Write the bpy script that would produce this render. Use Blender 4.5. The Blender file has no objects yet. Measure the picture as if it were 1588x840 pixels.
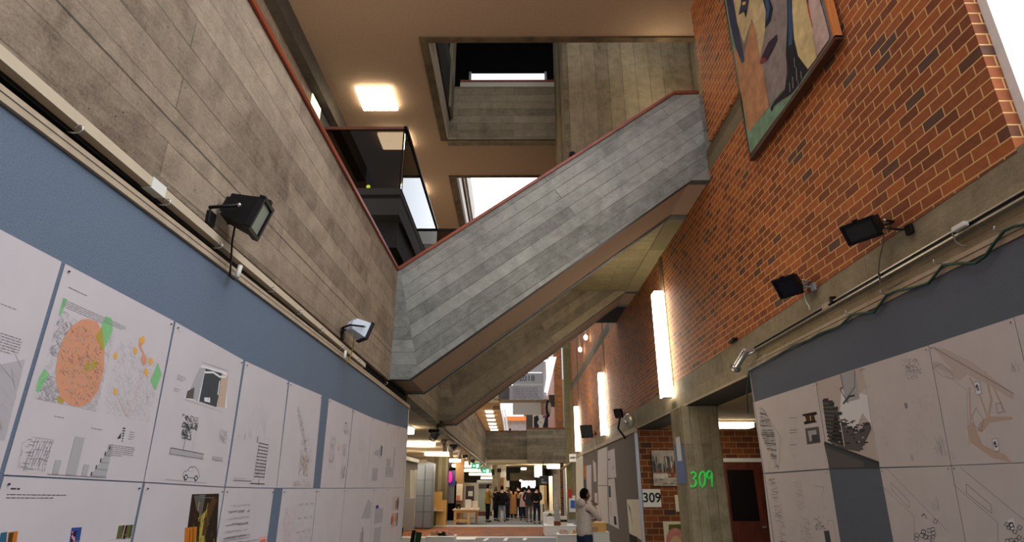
import bpy, bmesh, math, random
from mathutils import Vector, Matrix
random.seed(7)
C = bpy.context.scene.collection
# ------------------------------------------------------------------ camera and measuring helpers
F = 891.0; TH = math.atan(328 / F); YAW = math.atan(3 / F / math.cos(TH)); CZ = 1.9
cam_d = bpy.data.cameras.new('camera'); cam = bpy.data.objects.new('camera', cam_d); C.objects.link(cam)
cam_d.sensor_width = 36; cam_d.lens = 36 * F / 1588; cam_d.clip_end = 400
cam.location = (0, 0, CZ); cam.rotation_euler = (math.pi / 2 + TH, 0, YAW)
bpy.context.scene.camera = cam

def ray(u, v):
    a = (u - 794) / F; b = (420 - v) / F
    x = a; y = math.cos(TH) - b * math.sin(TH); z = math.sin(TH) + b * math.cos(TH)
    c, s = math.cos(YAW), math.sin(YAW)
    return (x * c - y * s, x * s + y * c, z)
def PX(u, v, X):                                  # point of the photograph on the plane x = X, etc.
    d = ray(u, v); t = X / d[0]; return Vector((X, t * d[1], CZ + t * d[2]))
def PY(u, v, Y):
    d = ray(u, v); t = Y / d[1]; return Vector((t * d[0], Y, CZ + t * d[2]))
def PZ(u, v, Z):
    d = ray(u, v); t = (Z - CZ) / d[2]; return Vector((t * d[0], t * d[1], Z))

# ------------------------------------------------------------------ mesh builder
class MB:
    def __init__(s): s.v = []; s.f = []; s.m = []; s.r = []; s.sm = []
    def face(s, pts, m=0, rot=0.0, smooth=False):
        n = len(s.v); s.v += [Vector(p) for p in pts]; s.f.append(tuple(range(n, n + len(pts)))); s.m.append(m); s.r.append(rot); s.sm.append(smooth); return s
    def mesh(s, vs, fs, m=0, smooth=False, rot=0.0):
        n = len(s.v); s.v += [Vector(p) for p in vs]
        for f in fs: s.f.append(tuple(n + i for i in f)); s.m.append(m); s.r.append(rot); s.sm.append(smooth)
        return s
    def box(s, x0, x1, y0, y1, z0, z1, m=0, M=None, rot=0.0):
        vs = [Vector((x, y, z)) for z in (z0, z1) for y in (y0, y1) for x in (x0, x1)]
        if M is not None: vs = [M @ p for p in vs]
        return s.mesh(vs, [(0, 2, 3, 1), (4, 5, 7, 6), (0, 1, 5, 4), (2, 6, 7, 3), (0, 4, 6, 2), (1, 3, 7, 5)], m, rot=rot)
    def bbox(s, x0, x1, y0, y1, z0, z1, b=.01, m=0, M=None):      # bevelled box
        bm = bmesh.new(); bmesh.ops.create_cube(bm, size=1)
        for p in bm.verts: p.co = Vector(((x0 + x1) / 2 + p.co.x * (x1 - x0), (y0 + y1) / 2 + p.co.y * (y1 - y0), (z0 + z1) / 2 + p.co.z * (z1 - z0)))
        bmesh.ops.bevel(bm, geom=bm.edges[:], offset=b, segments=2, affect='EDGES', profile=.5)
        bm.verts.index_update()
        vs = [(M @ p.co if M is not None else p.co.copy()) for p in bm.verts]; fs = [[p.index for p in f.verts] for f in bm.faces]; bm.free()
        return s.mesh(vs, fs, m)
    def hexa(s, p, m=0, rot=0.0):                 # eight corners: bottom 4 (ccw) then top 4
        return s.mesh(p, [(3, 2, 1, 0), (4, 5, 6, 7), (0, 1, 5, 4), (1, 2, 6, 5), (2, 3, 7, 6), (3, 0, 4, 7)], m, rot=rot)
    def prism(s, poly, y0, y1, m=0, rots=None, caprot=0.0):   # polygon in x,z swept along y
        n = len(poly)
        s.face([(x, y0, z) for x, z in poly], m, caprot); s.face([(x, y1, z) for x, z in reversed(poly)], m, caprot)
        for i in range(n):
            a, b = poly[i], poly[(i + 1) % n]
            s.face([(a[0], y0, a[1]), (a[0], y1, a[1]), (b[0], y1, b[1]), (b[0], y0, b[1])], m, rots[i] if rots else 0.0)
        return s
    def tube(s, pts, r, n=8, m=0, cap=True):
        pts = [Vector(p) for p in pts]; k = len(pts); rs = r if isinstance(r, (list, tuple)) else [r] * k
        base = len(s.v); prev = None
        for i, p in enumerate(pts):
            t = (pts[min(i + 1, k - 1)] - pts[max(i - 1, 0)]).normalized()
            if prev is None:
                a = Vector((0, 0, 1)) if abs(t.z) < .9 else Vector((1, 0, 0)); u = t.cross(a).normalized()
            else:
                u = (prev - t * prev.dot(t)).normalized()
            w = t.cross(u); prev = u
            for j in range(n):
                q = 2 * math.pi * j / n; s.v.append(p + (u * math.cos(q) + w * math.sin(q)) * rs[i])
        for i in range(k - 1):
            for j in range(n):
                a = base + i * n + j; b = base + i * n + (j + 1) % n
                s.f.append((a, b, b + n, a + n)); s.m.append(m); s.r.append(0); s.sm.append(True)
        if cap:
            s.f.append(tuple(base + j for j in reversed(range(n)))); s.m.append(m); s.r.append(0); s.sm.append(False)
            s.f.append(tuple(base + (k - 1) * n + j for j in range(n))); s.m.append(m); s.r.append(0); s.sm.append(False)
        return s
    def ball(s, c, rx, ry=None, rz=None, m=0, nu=12, nv=8, M=None):
        ry = ry or rx; rz = rz or rx; c = Vector(c); vs = []; fs = []
        for i in range(nv + 1):
            a = math.pi * i / nv
            for j in range(nu):
                b = 2 * math.pi * j / nu; p = Vector((rx * math.sin(a) * math.cos(b), ry * math.sin(a) * math.sin(b), rz * math.cos(a)))
                vs.append(c + (M @ p if M is not None else p))
        for i in range(nv):
            for j in range(nu):
                fs.append((i * nu + j, (i + 1) * nu + j, (i + 1) * nu + (j + 1) % nu, i * nu + (j + 1) % nu))
        return s.mesh(vs, fs, m, True)
    def rings(s, rs, m=0, n=16, cap=True):        # list of (cx,cy,z,rx,ry) stacked
        vs = []; fs = []
        for cx, cy, z, rx, ry in rs:
            for j in range(n):
                q = 2 * math.pi * j / n; vs.append((cx + rx * math.cos(q), cy + ry * math.sin(q), z))
        for i in range(len(rs) - 1):
            for j in range(n):
                fs.append((i * n + j, i * n + (j + 1) % n, (i + 1) * n + (j + 1) % n, (i + 1) * n + j))
        s.mesh(vs, fs, m, True)
        if cap: s.face(list(reversed(vs[:n])), m); s.face(vs[-n:], m)
        return s
    def build(s, name, mats, parent=None, center=True):
        if not isinstance(mats, (list, tuple)): mats = [mats]
        ax = []                                     # world-metric uvs
        uvs = []
        for f, r in zip(s.f, s.r):
            p = [s.v[i] for i in f]; nrm = Vector((0, 0, 0))
            for i in range(len(p)):
                a, b = p[i], p[(i + 1) % len(p)]
                nrm += Vector(((a.y - b.y) * (a.z + b.z), (a.z - b.z) * (a.x + b.x), (a.x - b.x) * (a.y + b.y)))
            k = max(range(3), key=lambda i: abs(nrm[i]))
            c, sn = math.cos(r), math.sin(r)
            for q in p:
                a, b = ((q.y, q.z), (q.x, q.z), (q.x, q.y))[k]
                uvs.append((a * c + b * sn, -a * sn + b * c))
        if parent is not None:
            o0 = Vector(parent['_o'])
        elif center and s.v:
            lo = Vector([min(p[i] for p in s.v) for i in range(3)]); hi = Vector([max(p[i] for p in s.v) for i in range(3)])
            o0 = (lo + hi) / 2
        else: o0 = Vector((0, 0, 0))
        me = bpy.data.meshes.new(name); me.from_pydata([p - o0 for p in s.v], [], s.f)
        for m in mats: me.materials.append(m)
        for p, m, sm in zip(me.polygons, s.m, s.sm): p.material_index = min(m, len(mats) - 1); p.use_smooth = sm
        ul = me.uv_layers.new(name='UVMap')
        for i, w in enumerate(uvs): ul.data[i].uv = w
        me.update()
        o = bpy.data.objects.new(name, me); C.objects.link(o)
        if parent is not None: o.parent = parent; o['_o'] = tuple(o0)
        else: o.location = o0; o['_o'] = tuple(o0)
        return o

def tag(o, label, cat, group=None, kind=None):
    o['label'] = label; o['category'] = cat
    if group: o['group'] = group
    if kind: o['kind'] = kind
    return o
def struct(name, mb, mats):
    o = mb.build(name, mats); o['kind'] = 'structure'; return o
def thing(name, loc, label, cat, group=None):
    o = bpy.data.objects.new(name, None); C.objects.link(o); o.location = loc; o['_o'] = tuple(loc); o.empty_display_size = .1
    return tag(o, label, cat, group)
def copy_tree(o, loc=None, rotz=None, label=None, group=None, parent=None):
    c = o.copy(); C.objects.link(c); c.parent = parent
    if loc is not None: c.location = loc
    if rotz is not None: c.rotation_euler = (0, 0, rotz)
    if label: c['label'] = label
    if group: c['group'] = group
    for ch in [x for x in o.children]: copy_tree(ch, parent=c)
    return c
def frame(pos, fwd, up=(0, 0, 1)):              # matrix: local -> world, local y = fwd, local z ~ up
    f = Vector(fwd).normalized(); r = f.cross(Vector(up)).normalized(); u = r.cross(f)
    M = Matrix((r, f, u)).transposed().to_4x4(); M.translation = Vector(pos); return M

# ------------------------------------------------------------------ materials
def srgb(r, g, b): return tuple(((c / 255) / 12.92 if c / 255 <= .04045 else ((c / 255 + .055) / 1.055) ** 2.4) for c in (r, g, b)) + (1,)
def base_mat(name):
    m = bpy.data.materials.new(name); m.use_nodes = True; nt = m.node_tree; return m, nt, nt.nodes['Principled BSDF']
def N(nt, t, **k):
    n = nt.nodes.new(t)
    for a, b in k.items():
        if a in n.bl_rna.properties: setattr(n, a, b)
        else: n.inputs[a.replace('_', ' ')].default_value = b
    return n
def L(nt, a, b): nt.links.new(a, b)
def mixc(nt, fac, a, b, mode='MIX'):
    n = nt.nodes.new('ShaderNodeMix'); n.data_type = 'RGBA'; n.blend_type = mode
    for sock, val in ((n.inputs['Factor'], fac), (n.inputs['A'], a), (n.inputs['B'], b)):
        if hasattr(val, 'is_linked'): L(nt, val, sock)
        else: sock.default_value = val
    return n.outputs['Result']
def ramp(nt, fac, stops):
    n = nt.nodes.new('ShaderNodeValToRGB'); L(nt, fac, n.inputs['Fac']); e = n.color_ramp.elements
    while len(e) < len(stops): e.new(.5)
    for x, (p, c) in zip(e, stops): x.position = p; x.color = c
    return n.outputs['Color']
def plain(name, rgb, rough=.6, metal=0.0, noise=0.0, scale=30, bump=0.0, coords='Object', emit=0, spec=.5):
    m, nt, b = base_mat(name); col = srgb(*rgb)
    b.inputs['Roughness'].default_value = rough; b.inputs['Metallic'].default_value = metal; b.inputs['Specular IOR Level'].default_value = spec
    b.inputs['Base Color'].default_value = col
    if noise or bump:
        tc = N(nt, 'ShaderNodeTexCoord'); nz = N(nt, 'ShaderNodeTexNoise', Scale=scale, Detail=4.0); L(nt, tc.outputs[coords], nz.inputs['Vector'])
        if noise:
            d = tuple(max(0, c * (1 - noise)) for c in col[:3]) + (1,); e = tuple(min(1, c * (1 + noise)) for c in col[:3]) + (1,)
            L(nt, ramp(nt, nz.outputs['Fac'], [(.3, d), (.7, e)]), b.inputs['Base Color'])
        if bump:
            bp = N(nt, 'ShaderNodeBump', Strength=bump, Distance=.01); L(nt, nz.outputs['Fac'], bp.inputs['Height']); L(nt, bp.outputs['Normal'], b.inputs['Normal'])
    if emit: b.inputs['Emission Color'].default_value = col; b.inputs['Emission Strength'].default_value = emit
    return m
def concrete(name, lo, hi, row=.2, length=2.6, rough=.85, line=.5, tint=.28, vertical=False, grime=.35, joint=None):
    m, nt, b = base_mat(name); uv = N(nt, 'ShaderNodeUVMap'); mp = N(nt, 'ShaderNodeMapping')
    if vertical: mp.inputs['Rotation'].default_value = (0, 0, math.pi / 2)
    L(nt, uv.outputs['UV'], mp.inputs['Vector']); V = mp.outputs['Vector']
    # wobble the board edges a little
    br = N(nt, 'ShaderNodeTexBrick', offset=.37, offset_frequency=2, squash=1.0); L(nt, V, br.inputs['Vector'])
    br.inputs['Color1'].default_value = (0, 0, 0, 1); br.inputs['Color2'].default_value = (1, 1, 1, 1); br.inputs['Mortar'].default_value = (.5, .5, .5, 1)
    br.inputs['Scale'].default_value = 1; br.inputs['Mortar Size'].default_value = .0045; br.inputs['Mortar Smooth'].default_value = .3
    br.inputs['Brick Width'].default_value = length; br.inputs['Row Height'].default_value = row
    n1 = N(nt, 'ShaderNodeTexNoise', Scale=1.1, Detail=6.0, Roughness=.6); L(nt, uv.outputs['UV'], n1.inputs['Vector'])
    st = N(nt, 'ShaderNodeMapping'); st.inputs['Scale'].default_value = (2.2, 34, 1); L(nt, V, st.inputs['Vector'])
    n2 = N(nt, 'ShaderNodeTexNoise', Scale=1.0, Detail=5.0, Roughness=.65); L(nt, st.outputs['Vector'], n2.inputs['Vector'])
    n3 = N(nt, 'ShaderNodeTexNoise', Scale=60.0, Detail=3.0, Roughness=.7); L(nt, uv.outputs['UV'], n3.inputs['Vector'])
    n5 = N(nt, 'ShaderNodeTexNoise', Scale=4.5, Detail=7.0, Roughness=.72, Distortion=.6); L(nt, uv.outputs['UV'], n5.inputs['Vector'])
    f = mixc(nt, .5, n1.outputs['Fac'], n5.outputs['Fac']); f = mixc(nt, .16, f, n2.outputs['Fac']); f = mixc(nt, .2, f, n3.outputs['Fac']); f = mixc(nt, tint, f, br.outputs['Color'])
    col = ramp(nt, f, [(.38, srgb(*lo)), (.62, srgb(*hi))])
    dk = N(nt, 'ShaderNodeMath', operation='MULTIPLY'); L(nt, br.outputs['Fac'], dk.inputs[0])
    gap = N(nt, 'ShaderNodeMapRange'); gap.inputs['From Min'].default_value = .42; gap.inputs['From Max'].default_value = .6; L(nt, n1.outputs['Fac'], gap.inputs['Value'])
    gm = N(nt, 'ShaderNodeMath', operation='MULTIPLY_ADD'); L(nt, gap.outputs['Result'], gm.inputs[0]); gm.inputs[1].default_value = line * .75; gm.inputs[2].default_value = line * .4
    L(nt, gm.outputs[0], dk.inputs[1])
    col = mixc(nt, dk.outputs[0], col, srgb(34, 30, 26))
    n4 = N(nt, 'ShaderNodeTexNoise', Scale=.55, Detail=5.0, Roughness=.7); L(nt, uv.outputs['UV'], n4.inputs['Vector'])
    g = N(nt, 'ShaderNodeMapRange'); g.inputs['From Min'].default_value = .52; g.inputs['From Max'].default_value = .75; g.inputs['To Max'].default_value = grime; L(nt, n4.outputs['Fac'], g.inputs['Value'])
    col = mixc(nt, g.outputs['Result'], col, tuple(c * .45 for c in srgb(*lo)[:3]) + (1,))
    if joint is not None:                        # one rough cold joint running along the wall
        sp = N(nt, 'ShaderNodeSeparateXYZ'); L(nt, uv.outputs['UV'], sp.inputs[0]); wob = N(nt, 'ShaderNodeMath', operation='MULTIPLY_ADD'); L(nt, n2.outputs['Fac'], wob.inputs[0]); wob.inputs[1].default_value = .02; L(nt, sp.outputs['Y'], wob.inputs[2])
        ds = N(nt, 'ShaderNodeMath', operation='COMPARE'); L(nt, wob.outputs[0], ds.inputs[0]); ds.inputs[1].default_value = joint; ds.inputs[2].default_value = .007
        j2 = N(nt, 'ShaderNodeMath', operation='MULTIPLY'); L(nt, ds.outputs[0], j2.inputs[0]); j2.inputs[1].default_value = .7; col = mixc(nt, j2.outputs[0], col, srgb(44, 36, 30))
    vo = N(nt, 'ShaderNodeTexVoronoi', Scale=9.0); L(nt, uv.outputs['UV'], vo.inputs['Vector'])      # bug holes
    hole = N(nt, 'ShaderNodeMath', operation='LESS_THAN'); L(nt, vo.outputs['Distance'], hole.inputs[0]); hole.inputs[1].default_value = .045
    col = mixc(nt, hole.outputs[0], col, srgb(45, 40, 36))
    L(nt, col, b.inputs['Base Color']); b.inputs['Roughness'].default_value = rough; b.inputs['Specular IOR Level'].default_value = .25
    h = mixc(nt, .5, f, n3.outputs['Fac']); h2 = N(nt, 'ShaderNodeMath', operation='SUBTRACT'); L(nt, h, h2.inputs[0]); L(nt, br.outputs['Fac'], h2.inputs[1])
    bp = N(nt, 'ShaderNodeBump', Strength=.55, Distance=.012); L(nt, h2.outputs[0], bp.inputs['Height']); L(nt, bp.outputs['Normal'], b.inputs['Normal'])
    return m
def brick(name, width=.24, row=.098, mortar=.006, dark=1.0, mc=(216, 172, 112)):
    m, nt, b = base_mat(name); uv = N(nt, 'ShaderNodeUVMap')
    br = N(nt, 'ShaderNodeTexBrick', offset=.5, offset_frequency=2, squash=1.0); L(nt, uv.outputs['UV'], br.inputs['Vector'])
    br.inputs['Color1'].default_value = (0, 0, 0, 1); br.inputs['Color2'].default_value = (1, 1, 1, 1); br.inputs['Mortar'].default_value = (.5, .5, .5, 1)
    br.inputs['Scale'].default_value = 1; br.inputs['Mortar Size'].default_value = mortar; br.inputs['Mortar Smooth'].default_value = .15
    br.inputs['Brick Width'].default_value = width; br.inputs['Row Height'].default_value = row
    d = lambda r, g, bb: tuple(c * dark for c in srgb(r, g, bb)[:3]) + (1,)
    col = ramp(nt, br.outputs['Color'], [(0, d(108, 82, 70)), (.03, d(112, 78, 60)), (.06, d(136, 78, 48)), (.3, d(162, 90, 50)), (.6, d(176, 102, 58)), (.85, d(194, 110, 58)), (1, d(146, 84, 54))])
    n1 = N(nt, 'ShaderNodeTexNoise', Scale=14.0, Detail=5.0, Roughness=.7); L(nt, uv.outputs['UV'], n1.inputs['Vector'])
    n2 = N(nt, 'ShaderNodeTexNoise', Scale=.7, Detail=3.0); L(nt, uv.outputs['UV'], n2.inputs['Vector'])
    k = ramp(nt, n1.outputs['Fac'], [(.3, (.72, .7, .68, 1)), (.7, (1.0, 1.0, 1.0, 1))])
    k2 = ramp(nt, n2.outputs['Fac'], [(.3, (.78, .76, .76, 1)), (.7, (1, 1, 1, 1))])
    col = mixc(nt, 1.0, col, k, 'MULTIPLY'); col = mixc(nt, 1.0, col, k2, 'MULTIPLY')
    col = mixc(nt, br.outputs['Fac'], col, d(*mc))
    L(nt, col, b.inputs['Base Color']); b.inputs['Roughness'].default_value = .75; b.inputs['Specular IOR Level'].default_value = .3
    h = N(nt, 'ShaderNodeMath', operation='MULTIPLY_ADD'); L(nt, n1.outputs['Fac'], h.inputs[0]); h.inputs[1].default_value = .25; inv = N(nt, 'ShaderNodeMath', operation='SUBTRACT'); inv.inputs[0].default_value = 1; L(nt, br.outputs['Fac'], inv.inputs[1]); L(nt, inv.outputs[0], h.inputs[2])
    bp = N(nt, 'ShaderNodeBump', Strength=.5, Distance=.008); L(nt, h.outputs[0], bp.inputs['Height']); L(nt, bp.outputs['Normal'], b.inputs['Normal'])
    return m
def wood(name, a, c, scale=(1.5, 40, 40), rough=.45):
    m, nt, b = base_mat(name); tc = N(nt, 'ShaderNodeTexCoord'); mp = N(nt, 'ShaderNodeMapping'); mp.inputs['Scale'].default_value = scale; L(nt, tc.outputs['Object'], mp.inputs['Vector'])
    nz = N(nt, 'ShaderNodeTexNoise', Scale=1.0, Detail=5.0, Distortion=.8); L(nt, mp.outputs['Vector'], nz.inputs['Vector'])
    L(nt, ramp(nt, nz.outputs['Fac'], [(.3, srgb(*a)), (.7, srgb(*c))]), b.inputs['Base Color']); b.inputs['Roughness'].default_value = rough
    return m
def glow(name, rgb, s):
    m = bpy.data.materials.new(name); m.use_nodes = True; nt = m.node_tree; nt.nodes.clear()
    e = N(nt, 'ShaderNodeEmission'); e.inputs['Color'].default_value = srgb(*rgb); e.inputs['Strength'].default_value = s
    o = N(nt, 'ShaderNodeOutputMaterial'); L(nt, e.outputs[0], o.inputs[0]); return m
def smoked_glass(name, tint, refl=1.0):
    m = bpy.data.materials.new(name); m.use_nodes = True; nt = m.node_tree; nt.nodes.clear()
    t = N(nt, 'ShaderNodeBsdfTransparent'); t.inputs['Color'].default_value = tint + (1,)
    g = N(nt, 'ShaderNodeBsdfGlossy'); g.inputs['Roughness'].default_value = .02
    fr = N(nt, 'ShaderNodeFresnel'); fr.inputs['IOR'].default_value = 1.35
    mx = N(nt, 'ShaderNodeMixShader'); L(nt, fr.outputs[0], mx.inputs[0]); L(nt, t.outputs[0], mx.inputs[1]); L(nt, g.outputs[0], mx.inputs[2])
    o = N(nt, 'ShaderNodeOutputMaterial'); L(nt, mx.outputs[0], o.inputs[0]); return m

CON = concrete('board_marked_concrete', (96, 81, 66), (172, 152, 130), row=.215, length=4.3, line=.55, tint=.1, joint=3.79)
CONS = concrete('stair_concrete', (104, 104, 99), (172, 172, 165), row=.2, length=7, line=.75, tint=.12, grime=.4)
CONV = concrete('vertical_board_concrete', (92, 80, 62), (164, 150, 122), row=.3, length=6, line=.8, vertical=True, tint=.14)
COND = concrete('dim_concrete', (104, 93, 76), (160, 146, 122), row=.22, length=4, line=.5, tint=.14)
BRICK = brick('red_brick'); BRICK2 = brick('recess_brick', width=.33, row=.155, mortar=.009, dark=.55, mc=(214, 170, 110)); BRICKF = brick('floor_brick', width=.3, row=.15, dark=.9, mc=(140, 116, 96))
STUCCO = plain('brown_stucco', (158, 132, 108), .95, noise=.18, scale=45, bump=1.0, spec=.1)
STUCCO2 = plain('painted_soffit', (158, 132, 110), .95, noise=.1, scale=60, bump=.35, spec=.1)
STUCCOL = plain('gallery_soffit', (188, 168, 138), .95, noise=.08, scale=60, bump=.3, spec=.1)
CARPET = plain('grey_carpet', (120, 122, 122), .95, noise=.1, scale=40)
PALE = plain('pale_strip', (190, 196, 198), .8, noise=.05)
BLUE = plain('blue_felt', (106, 118, 134), .95, noise=.12, scale=120, bump=.3, spec=.1)
GREYF = plain('grey_felt', (102, 107, 116), .95, noise=.12, scale=120, bump=.3, spec=.1)
TAUPE = plain('taupe_felt', (122, 112, 104), .95, noise=.1, scale=110, bump=.3, spec=.1)
RAIL = wood('red_oiled_wood', (104, 40, 16), (146, 62, 26), scale=(8, 1.0, 8)); RAILX = wood('red_oiled_handrail', (112, 44, 20), (150, 66, 30), scale=(1, 8, 8))
BATTEN = plain('beige_batten', (176, 156, 130), .8, noise=.1, scale=12)
METAL = plain('brushed_aluminium', (186, 178, 166), .4, .7, noise=.08)
CHROME = plain('bright_steel', (200, 200, 200), .25, .9)
BLACK = plain('black_paint', (9, 9, 9), .55, spec=.3); DARK = plain('dark_void', (14, 12, 11), .9, spec=.1); CHAR = plain('charcoal_grey', (44, 44, 46), .7)
WHITE = plain('white_paint', (226, 224, 220), .6, noise=.02); WPLAS = plain('white_plastic', (225, 222, 212), .4)
GREYP = plain('grey_paint', (150, 152, 156), .6, noise=.05); LENS = plain('lamp_lens', (150, 156, 140), .12, spec=.8)
PAPER = plain('paper', (202, 192, 193), .9, noise=.03, scale=5, spec=.1); PAPER2 = plain('warm_paper', (206, 195, 190), .9, noise=.03, scale=5, spec=.1)
CREAM = plain('cream_paper', (222, 208, 184), .9, noise=.03, scale=5)
INK = plain('black_ink', (40, 38, 40), .8); INKM = plain('grey_ink', (138, 132, 134), .8); INKL = plain('pale_ink', (178, 170, 172), .8)
def flat(n, *c): return plain(n, c, .85, spec=.15)
ORANGE = flat('print_orange', 212, 148, 116); GREEN = flat('print_green', 132, 188, 128); OCHRE = flat('print_ochre', 178, 154, 72); RED = flat('print_red', 216, 112, 88); AMBER = flat('print_amber', 226, 170, 84)
DGREY = flat('print_dark_grey', 72, 76, 78); BROWN = flat('print_brown', 84, 58, 30); DBROWN = flat('print_dark_brown', 48, 34, 22); TAN = flat('print_tan', 196, 170, 152); BURNT = flat('print_burnt_orange', 196, 112, 30)
PBLUE = flat('print_blue', 52, 74, 140); PTEAL = flat('print_teal', 52, 96, 120); PGREEN = flat('print_olive', 92, 98, 58); PINK = flat('print_pink', 222, 170, 168); PWHITE = flat('print_white', 228, 224, 222); SEPIA = flat('print_sepia', 96, 90, 86); GREYPR = flat('print_grey', 174, 169, 170); PALEBR = flat('print_pale_brown', 194, 178, 168); NAVY = flat('print_navy', 30, 34, 50)
TUBE = glow('lamp_tube', (255, 244, 222), 16.0); PANEL = glow('lamp_panel', (255, 242, 214), 14.0); TUBE2 = glow('far_lamp', (255, 238, 206), 14.0)
SKYW = glow('daylight_pane', (240, 246, 255), 3.2); SKYB = glow('pale_daylight_pane', (236, 242, 252), 1.6)
DECK = [PAPER, INK, INKM, INKL, ORANGE, GREEN, OCHRE, RED, AMBER, DGREY, BROWN, DBROWN, TAN, BURNT, PBLUE, PTEAL, PGREEN, PINK, PWHITE, SEPIA, GREYPR, PALEBR, NAVY]
DK = {k: i for i, k in enumerate('paper ink inkm inkl orange green ochre red amber dgrey brown dbrown tan burnt blue teal olive pink white sepia grey palebr navy'.split())}
# ================================================================== THE SETTING
LX = -1.9; RX = 3.4
lb = lambda y: 3.435 - .0085 * y                # underside of the left gallery / of the right beam, as it falls away
rb = lambda y: 3.42 - .0085 * y + (.0025 * max(0, y - 12))
rt = lambda y: 4.065 - .0195 * min(y, 14) - .011 * max(0, y - 14)
CARD = {}
# floor
struct('floor', MB().box(-9, 9, -3, 23.4, -.2, 0).box(-9, 9, 29.1, 75, -.2, 0).box(-9, 9, 23.4, 29.1, -.2, -.012), CARPET)
struct('floor', MB().box(-9, 9, 23.7, 28.8, -.02, .0), BRICKF)
struct('trim_1', MB().box(-9, 9, 28.8, 29.9, -.01, .006), PALE)
struct('trim_2', MB().box(-9, 9, 23.1, 23.7, -.01, .006), PALE)
for i, (u0, v0, u1, v1) in enumerate(((748, 838, 754, 834), (780, 838, 784, 833), (810, 837, 813, 833))):
    a = PZ(u0, v0, .004); b = PZ(u1, v1, .004); w = .12
    tag(MB().hexa([(a.x, a.y, 0), (a.x + w, a.y, 0), (b.x + w, b.y, 0), (b.x, b.y, 0), (a.x, a.y, .004), (a.x + w, a.y, .004), (b.x + w, b.y, .004), (b.x, b.y, .004)]).build('floor_tape', WHITE),
        ('left', 'middle', 'right')[i] + ' one of three short white tape marks on the grey carpet before the brick floor', 'tape', 'white tape marks on the carpet')

# left gallery: slab, parapet and rail
def beamY(mb, x0, x1, y0, y1, zb0, zb1, zt0, zt1, m=0, rot=0):
    return mb.hexa([(x0, y0, zb0), (x1, y0, zb0), (x1, y1, zb1), (x0, y1, zb1), (x0, y0, zt0), (x1, y0, zt0), (x1, y1, zt1), (x0, y1, zt1)], m, rot)
pm = MB(); beamY(pm, LX - .25, LX, -2.5, 8.8, lb(-2.5), lb(8.8), 5.13, 5.13); struct('wall_left_parapet', pm, CON)
pm = MB(); beamY(pm, LX - .25, LX, 10.4, 15.0, lb(10.4), lb(15), 5.13, 5.13); beamY(pm, LX - .25, LX, 16.45, 40, lb(16.45), lb(40), 5.13, 5.08); struct('wall_left_parapet', pm, COND)
rm = MB().bbox(LX - .28, LX + .03, -2.5, 8.72, 5.13, 5.19, .012); struct('trim_3', rm, RAIL)
rm = MB(); rm.bbox(LX - .28, LX + .03, 10.4, 15, 5.13, 5.19, .012); rm.bbox(LX - .28, LX + .03, 16.45, 40, 5.11, 5.17, .012); struct('trim_4', rm, RAIL)
sl = MB(); beamY(sl, -8, LX - .25, -2.5, 42, lb(-2.5) + .01, lb(42) + .01, 4.15, 4.15); struct('ceiling_gallery', sl, STUCCOL)
# upper left wall
struct('wall_left_upper', MB().box(-4.7, -4.4, -2.5, 6.9, 4.15, 10.3), BRICK)
struct('wall_left_upper', MB().box(-4.7, -4.4, 6.9, 26, 4.15, 10.3), CON)
struct('trim_6', MB().box(-4.42, -4.18, 3, 26, 9.86, 10.32), plain('dark_concrete', (72, 62, 50), .9, noise=.2, scale=6))
# ceiling with two openings
ce = MB(); ce.box(-4.7, LX, 6.2, 26, 10.3, 10.7); ce.box(LX, 4.2, 6.2, 9.2, 10.3, 10.7); ce.box(LX, 4.2, 12.9, 14.75, 10.3, 10.7); struct('ceiling', ce, STUCCO)
OAK = plain('opening_border', (84, 68, 44), .9, noise=.45, scale=3.5)
bd = MB(); bd.box(LX, LX + .16, 9.2, 12.9, 10.26, 10.31); bd.box(LX + .16, 4.2, 9.2, 9.33, 10.26, 10.31); bd.box(LX + .16, 1.08, 12.84, 12.9, 10.262, 10.272); struct('trim_7', bd, OAK)
bd = MB(); bd.box(LX, LX + .2, 14.75, 20, 10.26, 10.31); bd.box(LX + .2, 4.2, 14.75, 14.83, 10.26, 10.31); struct('trim_8', bd, OAK)
# inside the first opening: the floor above
up = MB(); up.box(LX + .16, 1.1, 12.84, 13.15, 10.28, 11.93); struct('wall_upper_parapet', up, COND)
struct('trim_9', MB().box(LX + .45, 1.1, 12.86, 13.2, 11.93, 12.09), plain('pale_cap', (196, 188, 170), .7, noise=.06))
struct('trim_10', MB().box(LX + .45, 1.1, 12.86, 13.2, 12.1, 12.17), RAIL)
f = MB(); f.box(LX, LX + .2, 9.33, 12.86, 10.3, 10.85); struct('trim_11', f, plain('pale_fin', (172, 162, 144), .85, noise=.12, scale=4))
f = MB(); f.box(LX, LX + .24, 9.5, 12.88, 10.85, 12.4); struct('trim_12', f, plain('dark_fin', (46, 42, 36), .9, noise=.2, scale=4))
f = MB(); f.box(LX + .2, LX + .3, 12.3, 12.88, 10.9, 13.6); struct('trim_13', f, plain('mid_fin', (128, 118, 98), .85, noise=.12, scale=4))
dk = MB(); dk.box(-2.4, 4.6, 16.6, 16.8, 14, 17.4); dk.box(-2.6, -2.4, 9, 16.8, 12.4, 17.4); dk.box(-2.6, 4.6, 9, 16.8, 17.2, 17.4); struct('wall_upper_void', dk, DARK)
a = PY(730, 125, 16.5); b = PY(845, 114, 16.5); w = MB(); w.box(a.x, b.x, 16.5, 16.58, a.z - .03, b.z); 
struct('window_1', w, SKYB)
wf = MB(); wf.box(a.x - .06, a.x + .02, 16.44, 16.6, a.z - .1, b.z + .04); wf.box(b.x - .02, b.x + .06, 16.44, 16.6, a.z - .1, b.z + .04); struct('trim_14', wf, GREYP)
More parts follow.
